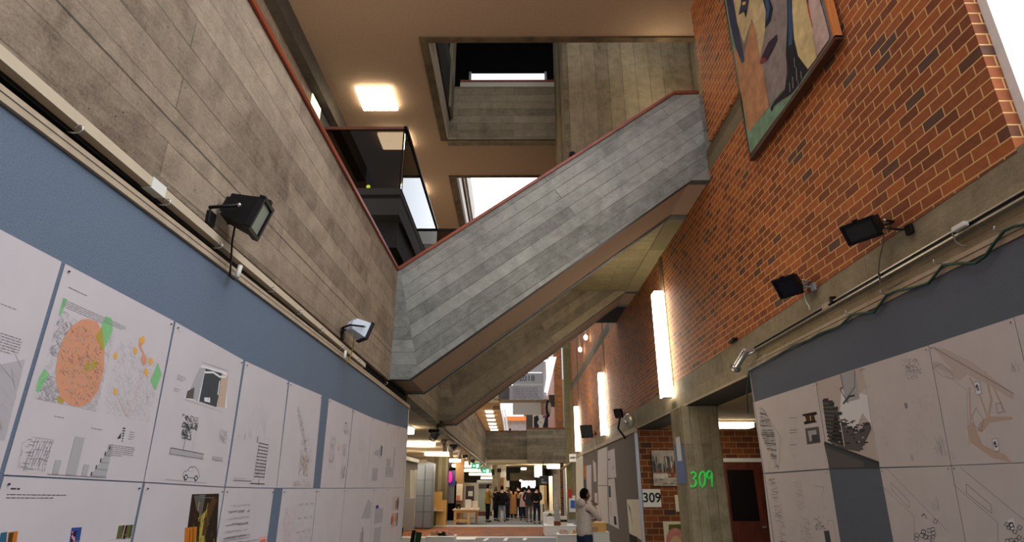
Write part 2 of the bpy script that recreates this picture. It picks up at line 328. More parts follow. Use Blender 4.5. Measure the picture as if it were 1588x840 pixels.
# shaft wall of vertical boards, landing below it
struct('wall_shaft', MB().box(1.09, 3.94, 10.42, 12.8, 7.38, 17.2).box(1.09, 3.38, 10.42, 12.8, 7.05, 7.38), CONV)
ls = MB(); ls.box(.9, 3.05, 10.4, 15.0, 6.83, 7.05); struct('ceiling_landing', ls, concrete('landing_boards', (118, 106, 74), (160, 146, 108), row=.24, length=4, line=.9, tint=.06))
struct('trim_15', MB().box(3.05, 3.42, 10.4, 15.0, 6.815, 7.05), concrete('landing_margin', (118, 106, 72), (150, 136, 98), row=3, length=9, line=.2))
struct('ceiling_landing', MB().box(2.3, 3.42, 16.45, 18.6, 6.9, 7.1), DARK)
# second opening: pale walls and a bright roof light
f = MB(); f.box(LX, LX + .22, 14.9, 22, 10.31, 10.6); struct('trim_16', f, plain('opening_jamb', (96, 80, 56), .9, noise=.3, scale=4))
f = MB(); f.box(LX + .05, LX + .14, 15.0, 22, 10.6, 11.5); struct('trim_17', f, plain('pale_jamb', (196, 192, 184), .8, noise=.1, scale=5))
f = MB(); f.box(LX + .1, LX + .2, 15.2, 22, 11.5, 11.9); struct('trim_18', f, OAK)
f = MB(); f.box(LX + .15, LX + .25, 15.4, 22, 11.9, 12.9); struct('trim_19', f, plain('pale_jamb_high', (176, 172, 162), .8, noise=.1, scale=5))
struct('window_2', MB().box(LX, 4.2, 15.0, 26, 12.9, 12.95), SKYW)
struct('trim_20', MB().box(4.1, 4.2, 14.75, 26, 10.3, 12.9), WHITE)

# ------------------------------------------------------------------ the two stairs
SL = math.atan2(8.61 - 5.19, 2.945 + 1.87)
def staircase(y0, y1, label, con):
    t = thing('staircase', (0.75, (y0 + y1) / 2, 3.38), label, 'staircase', 'concrete stairs crossing the hall')
    bot = [(-1.9, 3.38), (-1.6, 3.38), (3.07, 6.81), (3.4, 6.81)]
    top = [(3.4, 8.6), (2.945, 8.59), (-1.86, 5.165), (-1.9, 5.14)]
    for (a, b) in ((y0, y0 + .16), (y1 - .16, y1)):
        m = MB(); poly = bot + top
        m.face([(-1.9, a, 3.38), (-1.6, a, 3.38), (-1.47, a, 3.475), (-1.86, a, 5.165), (-1.9, a, 5.14)], 0, 0)
        m.face([(-1.47, a, 3.475), (3.07, a, 6.81), (3.4, a, 6.81), (3.4, a, 8.6), (2.945, a, 8.59), (-1.86, a, 5.165)], 0, SL)
        m.face([(x, b, z) for x, z in reversed(poly)], 0, SL)
        for i in range(len(poly)):
            p, q = poly[i], poly[(i + 1) % len(poly)]
            m.face([(p[0], a, p[1]), (p[0], b, p[1]), (q[0], b, q[1]), (q[0], a, q[1])], 1 if i < 3 else 0, 0)
        m.build('parapet', [con, CHAR], t)
        h = MB(); hp = [(-1.93, 5.14), (-1.86, 5.165), (2.945, 8.59), (3.4, 8.6)]; hq = [(x, z + .06) for x, z in hp]
        h.prism(hp + hq[::-1], a - .03, b + .03); h.build('handrail', RAILX, t)
    n = 20; st = [(-1.9, 4.16), (-1.5, 4.16)]
    for i in range(n):
        x = -1.5 + i * .222; z = 4.16 + (i + 1) * (7.6 - 4.16) / n; st += [(x, z), (x + .222, z)]
    st += [(3.4, 7.6)]
    off = [(x, z + .025) for x, z in bot]
    m = MB(); poly = off + st[::-1]; m.prism(poly, y0 + .03, y1 - .0); m.build('flight', STUCCO2, t)
    return t
staircase(8.8, 10.4, 'nearest concrete stair rising to the right across the hall, red handrail on top', CONS)
staircase(15.0, 16.45, 'second concrete stair, half hidden below and behind the nearest one', COND)

# ------------------------------------------------------------------ right side
wr = MB(); beamY(wr, RX, RX + .3, 3.38, 34.3, rt(3.38), rt(34.3), 6.97, 6.97); struct('wall_right', wr, BRICK)
struct('trim_21', MB().box(RX - .005, RX + .3, 3.38, 34.3, 6.97, 7.38), concrete('slab_edge', (88, 78, 60), (126, 114, 90), row=.4, length=4, line=.3))
struct('wall_right_upper', MB().box(RX - .05, RX + .3, 3.38, 8.5, 7.38, 14.2).box(RX, RX + .3, 16.5, 34.3, 7.38, 14.2), BRICK)
struct('wall_right_landing', MB().box(3.95, 4.2, 8.5, 16.5, 7.38, 17.2), CONV)
struct('trim_34', MB().box(RX + .005, 3.62, 8.81, 10.39, 7.39, 8.58), CONS)
bm = MB(); beamY(bm, RX + .005, RX + .62, -2.5, 34.3, rb(-2.5), rb(34.3), rt(-2.5), rt(34.3)); struct('trim_22', bm, concrete('beam_concrete', (112, 100, 78), (172, 157, 128), row=.6, length=3.2, line=.4, tint=.1))
tr = MB()
for y in (12.32, 21.42, 30.6): tr.box(RX - .012, RX + .02, y, y + .26, rt(y), 6.97 if y < 15 else 12)
struct('trim_23', tr, concrete('wall_joint', (96, 82, 60), (130, 112, 86), row=9, length=9, line=.1))
# tall window beside the camera
struct('window_3', MB().box(RX + .14, RX + .16, -2.4, 3.33, 4.05, 12.5), SKYW)
struct('trim_24', MB().box(RX + .1, RX + .2, 3.31, 3.38, 4.03, 12.6).box(RX + .1, RX + .2, -2.5, 3.38, 3.99, 4.05).box(RX + .1, RX + .2, -2.5, -2.4, 4.05, 12.6), WHITE)
struct('trim_33', beamY(MB(), RX - .012, RX + .006, 8.4, 34, rb(8.4), rb(34), rb(8.4) + .035, rb(34) + .035), BATTEN)
# recess by room 309
RY = 16.5
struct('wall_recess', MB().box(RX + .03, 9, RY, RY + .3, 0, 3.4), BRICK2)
struct('ceiling_recess', MB().box(RX + .62, 9, 8.0, RY, 3.3, 3.4), plain('recess_ceiling', (170, 140, 96), .95, noise=.06, scale=50, bump=.3))
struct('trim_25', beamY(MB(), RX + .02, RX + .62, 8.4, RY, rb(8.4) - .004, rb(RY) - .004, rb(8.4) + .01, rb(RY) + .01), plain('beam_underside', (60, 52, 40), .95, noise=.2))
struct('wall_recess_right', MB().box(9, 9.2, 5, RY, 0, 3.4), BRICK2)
struct('column_1', MB().bbox(3.27, 3.98, 11.5, 12.35, 0, 3.32, .02), concrete('column_boards', (118, 106, 82), (184, 170, 138), row=.18, length=7, line=.8, vertical=True, tint=.1))
struct('column_2', MB().box(3.02, 3.62, 34.4, 35.3, 0, 12), concrete('far_column', (106, 96, 66), (150, 138, 100), row=.3, length=7, line=.4, vertical=True))
# bridge at the far end
br = MB(); br.box(LX, .86, 40, 40.3, 3.1, 5.12); struct('wall_bridge', br, COND)
br = MB(); br.box(.84, 3.9, 39, 39.3, 3.08, 5.22); struct('wall_bridge', br, COND)
struct('ceiling_bridge', MB().box(-1.9, 4, 39.3, 44, 3.1, 3.3).box(-9, 9, 42, 72, 3.25, 3.4), STUCCOL)
rm = MB(); rm.bbox(LX, .86, 39.95, 40.35, 5.12, 5.19, .01); rm.bbox(.82, 3.9, 38.94, 39.35, 5.22, 5.29, .01); struct('trim_26', rm, RAIL)
# side walls further back
struct('wall_left_back', MB().box(-7.2, -7.0, 12, 72, 0, 3.4), plain('grey_wall', (160, 154, 146), .9, noise=.05))
struct('wall_far', MB().box(-9, 9, 72, 72.3, 0, 14), plain('far_wall', (176, 164, 140), .9, noise=.06))
struct('wall_right_back', MB().box(3.75, 4.0, 35.3, 72, 0, 3.4), plain('pale_wall', (196, 184, 164), .9, noise=.05))
struct('wall_right_back_upper', MB().box(3.35, 3.6, 44.5, 72, 3.4, 12), plain('red_brown_panel', (140, 92, 74), .8, noise=.08))
struct('wall_brick_pier', MB().box(3.05, 3.62, 43.5, 44.4, 5.0, 12), BRICK)
struct('wall_back', MB().box(-9, 9, -3.2, -3, 0, 3.4), plain('back_wall', (150, 146, 140), .9))
# ================================================================== PIN BOARDS AND DRAWINGS
t = thing('pin_board', (LX, 4, 0), 'long blue felt pin board on the left, full of large drawings', 'pin board')
m = MB(); beamY(m, LX - .06, LX, -2.5, 10.56, 0, 0, 3.245, 3.15); m.build('felt_panel', BLUE, t)
m = MB(); m.box(LX - .07, LX + .004, 10.56, 10.6, 0, 3.15); m.build('edge_strip', WHITE, t)
m = MB(); beamY(m, LX - .06, LX + .02, -2.5, 10.6, 3.245, 3.15, 3.305, 3.205); m.build('top_batten', BATTEN, t)
m = MB(); beamY(m, LX - .05, LX + .022, -2.5, 10.6, 3.276, 3.179, 3.279, 3.182); m.build('batten_joint', CHAR, t)
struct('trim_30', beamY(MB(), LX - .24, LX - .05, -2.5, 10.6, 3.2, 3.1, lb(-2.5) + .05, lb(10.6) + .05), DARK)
RB = 3.37
t = thing('pin_board', (RB, 4, 0), 'dark grey felt pin board on the right beneath a looping green cable', 'pin board')
zq = lambda y: 3.46 + .006 * max(0, 5 - y)
e0 = PX(1163, 571, RB).y
m = MB(); m.box(RB, RB + .08, -2.5, e0, 0, 3.43); m.build('felt_panel', GREYF, t)
m = MB(); m.box(RB - .006, RB + .09, e0, e0 + .03, 0, 3.43); m.build('edge_strip', GREYP, t)
m = MB(); beamY(m, RB - .012, RB + .03, -2.5, e0 + .03, 3.455, 3.42, 3.54, 3.5); m.build('top_batten', BATTEN, t)
m = MB(); beamY(m, RB - .015, RB + .02, -2.5, e0 + .02, 3.495, 3.462, 3.499, 3.466); m.build('batten_joint', BROWN, t)

class Sheet:
    def __init__(s, Xp, sign, tl, tr, br, bl):
        s.X = Xp; s.sg = sign; s.c = [Vector((p[0], p[1])) for p in (tl, tr, br, bl)]; s.mb = MB(); s.k = 1
        pts = lambda d: [(Xp + sign * d, p.x, p.y) for p in s.c]
        a = pts(.0); b = pts(.0025); s.mb.mesh(a + b, [(0, 1, 2, 3), (4, 5, 6, 7), (0, 1, 5, 4), (1, 2, 6, 5), (2, 3, 7, 6), (3, 0, 4, 7)], 0)
    def P(s, a, b):
        c = s.c; return (c[0] * (1 - a) + c[1] * a) * (1 - b) + (c[3] * (1 - a) + c[2] * a) * b
    def q(s, u, v): p = PX(u, v, s.X); return Vector((p.y, p.z))
    def raw(s, pts, m, k=None):
        s.k += .04 if k is None else 0; s.n = getattr(s, 'n', 0) + 1; d = .0025 + .00035 * (s.k if k is None else k) + (s.n % 60) * 5e-6
        s.mb.face([(s.X + s.sg * d, p.x, p.y) for p in pts], DK[m])
    def poly(s, pts, m, k=None): s.raw([s.P(*p) for p in pts], m, k)
    def pp(s, pts, m, k=None): s.raw([s.q(*p) for p in pts], m, k)
    def rect(s, a, b, c, d, m, k=None): s.poly([(a, b), (c, b), (c, d), (a, d)], m, k)
    def rl(s, p, q, w, m, k=None):
        d = q - p
        if d.length < 1e-5: return
        n = Vector((-d.y, d.x)).normalized() * w / 2; s.raw([p + n, q + n, q - n, p - n], m, k)
    def line(s, p, q, m='inkm', w=.002, k=None): s.rl(s.P(*p), s.P(*q), w, m, k)
    def pl(s, pts, m='inkm', w=.002, k=None):
        for a, b in zip(pts, pts[1:]): s.line(a, b, m, w, k)
    def ppl(s, pts, m='inkm', w=.002, k=None):
        for a, b in zip(pts, pts[1:]): s.rl(s.q(*a), s.q(*b), w, m, k)
    def ell(s, a, b, ra, rb, m, n=28, rot=0, k=None):
        s.poly([(a + ra * math.cos(2 * math.pi * i / n + rot), b + rb * math.sin(2 * math.pi * i / n + rot)) for i in range(n)], m, k)
    def text(s, a, b, w, n, m='inkm', h=.006, gap=.013, ragged=True):
        for i in range(n):
            ww = w * (random.uniform(.55, .8) if ragged and i == n - 1 else random.uniform(.93, 1)); x = a
            while x < a + ww:
                l = random.uniform(.01, .035); s.rect(x, b + i * gap, min(x + l, a + ww), b + i * gap + h * .55, m, 3); x += l + .005
    def scrib(s, a, b, c, d, n, m='inkl', w=.0016, ln=.12, ang=None, k=None):
        for i in range(n):
            x = random.uniform(a, c); y = random.uniform(b, d); q = (random.choice(ang) if ang else random.uniform(0, 3.14)) + random.uniform(-.06, .06); l = random.uniform(.3, 1) * ln
            x1 = min(max(x + l * math.cos(q), a), c); y1 = min(max(y + l * math.sin(q), b), d); s.line((x, y), (x1, y1), m, w, k)
    def done(s, label, name='drawing_sheet', group=None, cat='drawing', pins=True, sheetmat=None):
        o = s.mb.build(name, [sheetmat or PAPER] + DECK[1:]); tag(o, label, cat, group)
        if pins:
            for (a, b) in ((.03, .03), (.97, .03)):
                p = s.P(a, b); pin = MB().ball((s.X + s.sg * .008, p.x, p.y), .0045, m=0, nu=8, nv=5); pin.build('push_pin', INK, o)
        return o

zt_ = [(1.0, 2.80), (2.26, 2.768), (3.1, 2.745), (4.0, 2.705), (5.0, 2.70), (6.0, 2.71), (8.0, 2.712), (8.9, 2.735), (10.6, 2.80)]
zm_ = [(1.0, 1.945), (2.26, 1.925), (3.1, 1.902), (4.0, 1.872), (4.9, 1.857), (6.9, 1.84), (10.6, 1.818)]
def lerp(tb, y):
    for (a, p), (b, q) in zip(tb, tb[1:]):
        if y <= b: return p + (q - p) * (y - a) / (b - a)
    return tb[-1][1]
LS = LX + .0015
def up_sheet(y0, y1, y2=None, y3=None):
    y2 = y1 if y2 is None else y2; y3 = y0 if y3 is None else y3
    return Sheet(LS, 1, (y0, lerp(zt_, y0)), (y1, lerp(zt_, y1)), (y2, lerp(zm_, y2) + .003), (y3, lerp(zm_, y3) + .003))
def lo_sheet(y0, y1):
    return Sheet(LS, 1, (y0, lerp(zm_, y0) - .003), (y1, lerp(zm_, y1) - .003), (y1, lerp(zm_, y1) - .88), (y0, lerp(zm_, y0) - .88))
# --- upper row, left to right
S = up_sheet(1.38, 2.24, 2.235, 1.37)
S.text(.55, .30, .3, 2); S.text(.72, .42, .2, 7, 'inkm', .006, .012)
S.scrib(.45, .5, .68, .72, 60, 'inkm', .002, .1, (.6, 2.2)); S.scrib(.3, .45, .95, .9, 70, 'inkl', .0016, .2, (.5, 2.1))
S.poly([(.7, .62), (.82, .56), (.96, .5), (.98, .86), (.72, .88)], 'inkl', .6); S.poly([(.74, .66), (.8, .6), (.84, .7), (.76, .76)], 'green', 1.5); S.poly([(.62, .5), (.7, .47), (.7, .54), (.62, .58)], 'green', 1.5)
S.poly([(.72, .76), (.88, .7), (.88, .84), (.72, .88)], 'grey', 1.4); S.scrib(.7, .55, .97, .86, 60, 'grey', .0016, .05, (.6, 2.2), 1.6)
S.rect(.45, .905, .89, 1.0, 'olive', .6); S.rect(.45, .905, .7, .95, 'ochre', 1.2); S.rect(.75, .93, .89, 1.0, 'dgrey', 1.2); S.rect(.4, .9, .9, .904, 'inkm', 2)
S.done('upper left drawing cut by the picture edge, grey and pale green site plan', pins=False, group='drawings on the blue board')
S = up_sheet(2.262, 3.095, 3.122, 2.258)
S.text(.06, .10, .22, 1, 'inkm', .008); S.text(.05, .17, .5, 4, 'inkm', .005, .0105)
S.poly([(.05, .25), (.36, .21), (.47, .22), (.47, .66), (.04, .66)], 'paper', .3)
ang = (.75, 2.3, .75, 2.3, .1)
S.scrib(.05, .22, .47, .66, 520, 'grey', .0016, .05, ang, .8); S.scrib(.05, .26, .17, .45, 150, 'inkm', .002, .035, (2.2, .7), .9); S.scrib(.36, .42, .47, .66, 130, 'grey', .0018, .04, ang, .9); S.scrib(.05, .54, .18, .66, 110, 'inkm', .0018, .04, ang, .9); S.scrib(.22, .22, .34, .3, 60, 'inkm', .0016, .035, ang, .9)
S.pp([(97, 461), (104, 464), (93, 490), (90, 487)], 'green', 1.2); S.pp([(151, 517), (163, 490), (172, 493), (174, 512), (161, 540), (156, 537)], 'green', 1.2); S.pp([(54, 605), (59, 585), (68, 571), (76, 580), (58, 609)], 'green', 1.2)
S.pp([(88, 612), (99, 620), (96, 626), (88, 624)], 'ochre', 1.2)
pts = []; e = [(135, 494), (150, 499), (158, 517), (161, 545), (160, 575), (152, 605), (138, 624), (122, 631), (106, 627), (92, 615), (86, 592), (85, 570), (90, 545), (99, 522), (111, 505), (124, 496)]
S.pp(e, 'orange', 2)
S.pp([(147, 520), (158, 507), (160, 541), (156, 543)], 'ochre', 3); S.pp([(119, 548), (127, 556), (123, 561), (121, 560)], 'red', 3); S.pp([(128, 568), (135, 560), (140, 566), (138, 574), (131, 575)], 'ochre', 3); S.pp([(138, 566), (147, 557), (152, 565), (143, 574)], 'ochre', 3)
for i in range(520):
    a = random.uniform(0, 6.28); r = random.random() ** .5 * .92; u = 123 + 36 * r * math.cos(a); v = 563 + 66 * r * math.sin(a); q = random.choice(ang); l = random.uniform(3, 9)
    S.ppl([(u, v), (u + l * math.cos(q) * .6, v + l * math.sin(q))], 'tan' if random.random() < .3 else 'sepia' if random.random() < .3 else 'ochre' if random.random() < .3 else 'palebr', .0013, 4)
S.scrib(.52, .24, .95, .66, 420, 'inkl', .0013, .045, ang, .8); S.scrib(.55, .22, .9, .62, 16, 'grey', .0012, .25, (.9, 2.3), .8)
for (u, v) in ((178, 552), (209, 544), (226, 577), (233, 560), (178, 607)):
    S.pp([(u + 3.2 * math.cos(k * .7), v + 6 * math.sin(k * .7)) for k in range(9)], 'amber', 2)
S.pp([(215, 524), (222, 520), (224, 530), (220, 533), (218, 538), (227, 556), (226, 563), (222, 567), (217, 556), (221, 549), (214, 536)], 'orange', 2); S.pp([(215, 524), (222, 520), (224, 530), (217, 533)], 'amber', 3)
S.pp([(244, 562), (250, 580), (240, 605), (232, 590)], 'green', 2)
S.ppl([(182, 618), (195, 645)], 'red', .0016); S.ppl([(227, 565), (196, 645)], 'red', .0016)
S.text(.19, .72, .09, 1); S.text(.46, .745, .13, 1); S.text(.62, .815, .24, 6, 'inkm', .006, .0105)
for i in range(7): S.line((.12 + .018 * i, .83), (.1 + .016 * i, .955), 'inkm', .002)
S.pl([(.05, .86), (.1, .83), (.22, .83), (.22, .97), (.06, .965), (.05, .86)], 'inkl', .002); S.scrib(.06, .84, .22, .98, 50, 'inkm', .0018, .05, (0, 1.57))
S.rect(.36, .80, .43, .985, 'grey'); S.rect(.27, .92, .31, .985, 'grey'); S.rect(.47, .93, .51, .985, 'grey'); S.line((.24, .988), (.66, .99), 'inkm', .0025)
S.poly([(.66, .81), (.66, .985), (.54, .985)], 'grey', 1); S.pl([(.66, .81), (.54, .985)], 'inkm', .002)
for i in range(5): S.line((.64 - .025 * i, .84 + .036 * i), (.66, .84 + .036 * i), 'inkm', .0018); S.rect(.632 - .024 * i, .82 + .036 * i, .64 - .024 * i, .84 + .036 * i, 'ink', 3)
for i in range(6): S.rect(.71 + .003 * i, .715 + .014 * i, .735, .721 + .014 * i, 'ink', 3)
S.poly([(.68, .78), (.705, .745), (.71, .775)], 'ink'); S.text(.78, .73, .05, 4)
S.done('upper left drawing with a big orange circle over a city map and green patches', group='drawings on the blue board')
S = up_sheet(3.115, 3.985, 4.008, 3.13)
S.text(.04, .045, .07, 1, 'inkl')
S.pp([(313, 566), (351, 577), (351, 632), (285, 617), (291, 605)], 'white', .5); S.pp([(318, 571), (345, 579), (335, 631), (308, 622)], 'dgrey', 1.5); S.pp([(343, 579), (353, 583), (348, 632), (336, 630)], 'tan', 2)
S.pp([(309, 570), (318, 570), (306, 622), (288, 614)], 'grey', 1); S.pp([(290, 606), (301, 600), (299, 618), (287, 617)], 'sepia', 1.6); S.ppl([(316, 577), (330, 577), (340, 584), (350, 584)], 'white', .012, 3); S.ppl([(312, 561), (353, 575)], 'inkm', .002, 3)
S.pp([(316, 616), (325, 616), (325, 624), (316, 622)], 'white', 3); S.ppl([(340, 590), (337, 612)], 'white', .012, 3); S.ppl([(322, 620), (323, 600)], 'ink', .004, 3); S.ppl([(285, 619), (345, 639)], 'inkm', .002)
S.text(.13, .32, .1, 3, 'inkm'); S.text(.12, .41, .08, 2, 'inkm')
S.scrib(.27, .55, .48, .64, 70, 'sepia', .004, .05); S.scrib(.3, .6, .42, .71, 60, 'dgrey', .004, .05); S.line((.36, .64), (.35, .78), 'inkm', .004); S.scrib(.8, .58, .92, .68, 40, 'inkl', .003, .05); S.line((.47, .65), (.46, .78), 'inkl', .002)
S.rect(.2, .785, .62, .82, 'grey'); S.line((.2, .783), (.62, .787), 'ink', .004); S.rect(.75, .79, .9, .815, 'grey'); S.scrib(.2, .787, .62, .82, 50, 'inkl', .002, .04)
# small car elevation
S.poly([(.40, .945), (.405, .92), (.44, .912), (.475, .885), (.53, .88), (.58, .9), (.6, .92), (.615, .945), (.6, .955), (.41, .955)], 'paper', 1); S.pl([(.40, .945), (.405, .92), (.44, .912), (.475, .885), (.53, .88), (.58, .9), (.6, .92), (.615, .945), (.6, .955), (.41, .955), (.40, .945)], 'ink', .003, 2)
S.poly([(.455, .91), (.48, .892), (.5, .89), (.495, .912)], 'white', 2); S.pl([(.455, .91), (.48, .892), (.5, .89), (.495, .912), (.455, .91)], 'ink', .002, 3); S.ell(.44, .955, .022, .02, 'dgrey', 14, k=4); S.ell(.57, .955, .022, .02, 'dgrey', 14, k=4); S.ell(.44, .955, .01, .01, 'white', 10, k=5); S.ell(.57, .955, .01, .01, 'white', 10, k=5)
S.line((.2, .977), (.72, .982), 'inkm', .002)
S.done('upper left drawing of a room section, a tree and a small car', group='drawings on the blue board')
S = up_sheet(4.02, 4.838, 4.888, 4.03)
S.text(.03, .05, .06, 1, 'inkl'); S.text(.06, .6, .05, 2, 'inkl')
S.pl([(.42, .26), (.58, .5), (.58, .54), (.4, .36)], 'inkl', .002); S.pl([(.35, .33), (.42, .58), (.55, .62)], 'inkl', .002); S.scrib(.25, .3, .6, .62, 50, 'inkl', .0018, .08, (.9, 2.2)); S.rect(.19, .58, .2, .63, 'inkm'); S.rect(.44, .58, .46, .63, 'inkm')
for i in range(11): S.line((.48 + .003 * (i % 2), .63 + .028 * i), (.7, .632 + .028 * i), 'ink', .005)
for x in (.52, .58, .64): S.line((x, .63), (x, .93), 'inkm', .0025)
S.line((.5, .64), (.47, .94), 'ink', .003); S.line((.7, .64), (.68, .94), 'ink', .003); S.scrib(.48, .78, .7, .9, 40, 'inkm', .002, .05, (0, 1.57)); S.line((.59, .93), (.585, .98), 'ink', .006); S.rect(.42, .965, .72, .972, 'ink'); S.rect(.1, .945, .44, .953, 'inkm'); S.text(.1, .93, .33, 1)
S.done('upper drawing of a tall tower section on the blue board, beside the car drawing', group='drawings on the blue board')
S = up_sheet(4.868, 5.73, 5.78, 4.9)
for i in range(110):
    t_ = random.random(); x = .3 + .38 * t_ + random.uniform(-.04, .04); y = .22 + .4 * t_ + random.uniform(-.02, .02); S.line((x, y), (x + random.uniform(-.03, .03), y + random.uniform(-.02, .03)), random.choice(['olive', 'inkl', 'palebr', 'inkm']), .004)
S.poly([(.52, .74), (.62, .66), (.76, .74), (.68, .88)], 'palebr', 1); S.scrib(.5, .66, .78, .88, 90, 'sepia', .002, .06, (.8, 2.3)); S.scrib(.5, .5, .72, .66, 50, 'inkm', .0025, .03); S.scrib(.76, .6, .86, .74, 20, 'inkm', .002, .03); S.scrib(.4, .9, .9, .98, 60, 'palebr', .002, .1, (.5, 2.6))
S.done('upper drawing with a curving olive plan, just left of the bare blue gap', group='drawings on the blue board')
S = up_sheet(5.97, 6.9, 6.86, 6.0)
S.scrib(.2, .4, .4, .72, 80, 'inkm', .0035, .05, (1.57, .3)); S.scrib(.7, .2, .9, .35, 40, 'grey', .006, .05); S.scrib(.72, .45, .9, .62, 40, 'grey', .006, .05); S.scrib(.74, .72, .92, .88, 50, 'inkm', .004, .05); S.scrib(.5, .5, .58, .56, 8, 'red', .005, .04); S.line((.2, .46), (.24, .8), 'inkm', .004); S.rect(.72, .2, .76, .22, 'ink')
S.done('upper drawing of grey sketches, just right of the bare blue gap', group='drawings on the blue board')
S = up_sheet(6.93, 7.87, 7.87, 6.89); S.scrib(.4, .2, .7, .5, 40, 'inkl', .003, .12); S.scrib(.1, .5, .9, .9, 30, 'inkl', .002, .14)
S.done('nearly blank upper sheet with a curling left edge, farther right of the bare blue gap', group='drawings on the blue board')
S = up_sheet(7.885, 8.83); S.poly([(.2, .52), (.8, .56), (.8, .38), (.7, .36), (.5, .46), (.4, .44)], 'grey', 1); S.rect(.7, .37, .78, .52, 'dgrey', 2); S.rect(.25, .72, .6, .9, 'grey', 1); S.scrib(.25, .66, .6, .9, 40, 'inkm', .004, .08)
S.done('upper sheet with two small grey building sketches stacked one above the other', group='drawings on the blue board')
S = up_sheet(8.845, 9.72); S.rect(.1, .68, .8, .84, 'grey', 1); S.rect(.15, .55, .5, .68, 'grey', 1); S.rect(.7, .35, .85, .68, 'grey', 1); S.scrib(.1, .5, .8, .8, 40, 'inkm', .005, .08, (0, 1.57))
S.done('upper sheet with a pale grey skyline, second from the far end of the blue board', group='drawings on the blue board')
S = up_sheet(9.735, 10.52); S.scrib(.2, .5, .8, .8, 20, 'inkl', .003, .1)
S.done('blank upper sheet at the far end of the blue board', group='drawings on the blue board')
# --- lower row
S = lo_sheet(1.37, 2.235); S.text(.3, .2, .5, 3); S.rect(.5, .4, .9, .8, 'teal'); S.done('lower sheet at the very left picture edge under the pale green site plan', pins=False, group='drawings on the blue board')
S = lo_sheet(2.262, 3.118)
S.text(.05, .045, .09, 1, 'ink', .01); S.text(.04, .07, .36, 2, 'ink', .005, .013); S.text(.0, .33, .05, 2, 'ink', .006); S.text(.52, .28, .07, 1); S.text(.93, .27, .03, 1)
S.pp([(0, 826), (10, 824), (6, 870), (-8, 870)], 'teal', 1); S.pp([(12, 825), (27, 823), (20, 868), (6, 870)], 'burnt', 1); S.pp([(13, 826), (20, 825), (12, 868), (6, 870)], 'brown', 2)
S.pp([(110, 818), (126, 817), (118, 866), (102, 868)], 'blue', 1); S.pp([(110, 826), (118, 822), (114, 850), (108, 850)], 'navy', 2)
for i in range(14): u = random.uniform(108, 122); v = random.uniform(822, 850); S.pp([(u, v), (u + 3, v - 1), (u + 2, v + 5)], random.choice(['burnt', 'red', 'pink']), 3)
S.pp([(183, 815), (206, 813), (202, 834), (179, 836)], 'olive', 1); S.pp([(190, 814), (197, 814), (193, 835), (187, 836)], 'dbrown', 2); S.ppl([(193, 814), (190, 826), (188, 836)], 'pink', .006, 3); S.ppl([(203, 814), (199, 834)], 'brown', .008, 3); S.ppl([(165, 838), (204, 832)], 'inkl', .002)
S.done('lower left sheet with three small colour photos along its middle', group='drawings on the blue board')
S = lo_sheet(3.14, 4.008)
S.text(.66, .055, .1, 1, 'inkm'); S.text(.66, .07, .28, 1, 'inkm')
S.pp([(297, 766), (339, 765), (334, 860), (284, 860)], 'dbrown', 1); S.pp([(300, 768), (318, 767), (312, 800), (304, 790)], 'sepia', 1.5); S.pp([(286, 818), (305, 816), (302, 860), (284, 860)], 'burnt', 2); S.pp([(330, 768), (336, 775), (325, 800), (318, 830), (312, 830), (318, 795)], 'brown', 2); S.pp([(310, 800), (320, 790), (316, 860), (306, 860)], 'ochre', 1.8)
for i in range(45): u = random.uniform(300, 333); v = random.uniform(775, 850); S.ppl([(u, v), (u - random.uniform(-1, 4), v + random.uniform(5, 16))], random.choice(['brown', 'olive', 'ochre', 'dbrown', 'dbrown']), .006, 3)
for u in (292, 297, 303): S.ppl([(u + 2, 820), (u, 850)], 'dbrown', .006, 4)
S.done('lower sheet with a tall dark brown and orange photo', group='drawings on the blue board')
S = lo_sheet(4.025, 4.84)
for j in range(6): S.scrib(.1, .12 + .045 * j, .52, .135 + .045 * j, 26, 'inkm' if j % 2 else 'inkl', .004, .1, (0,))
S.text(.1, .35, .5, 3, 'inkm', .01, .02)
for j in range(9): S.line((.1, .4 + .035 * j), (.78, .4 + .035 * j), 'inkm', .004)
S.scrib(.1, .4, .78, .7, 60, 'inkm', .003, .06, (0, 1.57)); S.text(.04, .03, .05, 1, 'inkl'); S.text(.05, .36, .03, 5, 'inkl')
S.done('lower sheet of dense grey text and rows, left of the lower bare gap', group='drawings on the blue board')
S = Sheet(LS + .004, 1, (4.68, 1.52), (4.83, 1.52), (4.83, 1.3), (4.68, 1.3)); S.rect(.15, .1, .8, .2, 'red'); S.rect(.15, .35, .5, .45, 'ink'); S.rect(.55, .35, .8, .45, 'inkm'); S.rect(.15, .6, .8, .7, 'red')
o = S.done('small pink printed slip pinned over the lower grey text sheet', 'paper_slip', cat='paper slip', pins=False, sheetmat=PINK)
S = lo_sheet(5.03, 5.9); S.scrib(.12, .15, .4, .62, 60, 'pink', .004, .05, (1.2, .5)); S.scrib(.12, .15, .4, .62, 40, 'palebr', .003, .05); [S.rect(.5 + .17 * i, .14 + .13 * j, .6 + .17 * i, .155 + .13 * j, 'inkl') for i in range(3) for j in range(5)]; S.scrib(.5, .3, .95, .6, 40, 'inkl', .004, .06); S.scrib(.5, .5, .9, .62, 40, 'grey', .005, .04, (1.57,)); S.done('lower sheet of pale red sketches, right of the lower bare gap', group='drawings on the blue board')
S = lo_sheet(5.915, 6.87); S.scrib(.4, .2, .8, .7, 40, 'inkl', .002, .1); S.done('lower blank sheet with fine lines beneath the grey sketches', group='drawings on the blue board')
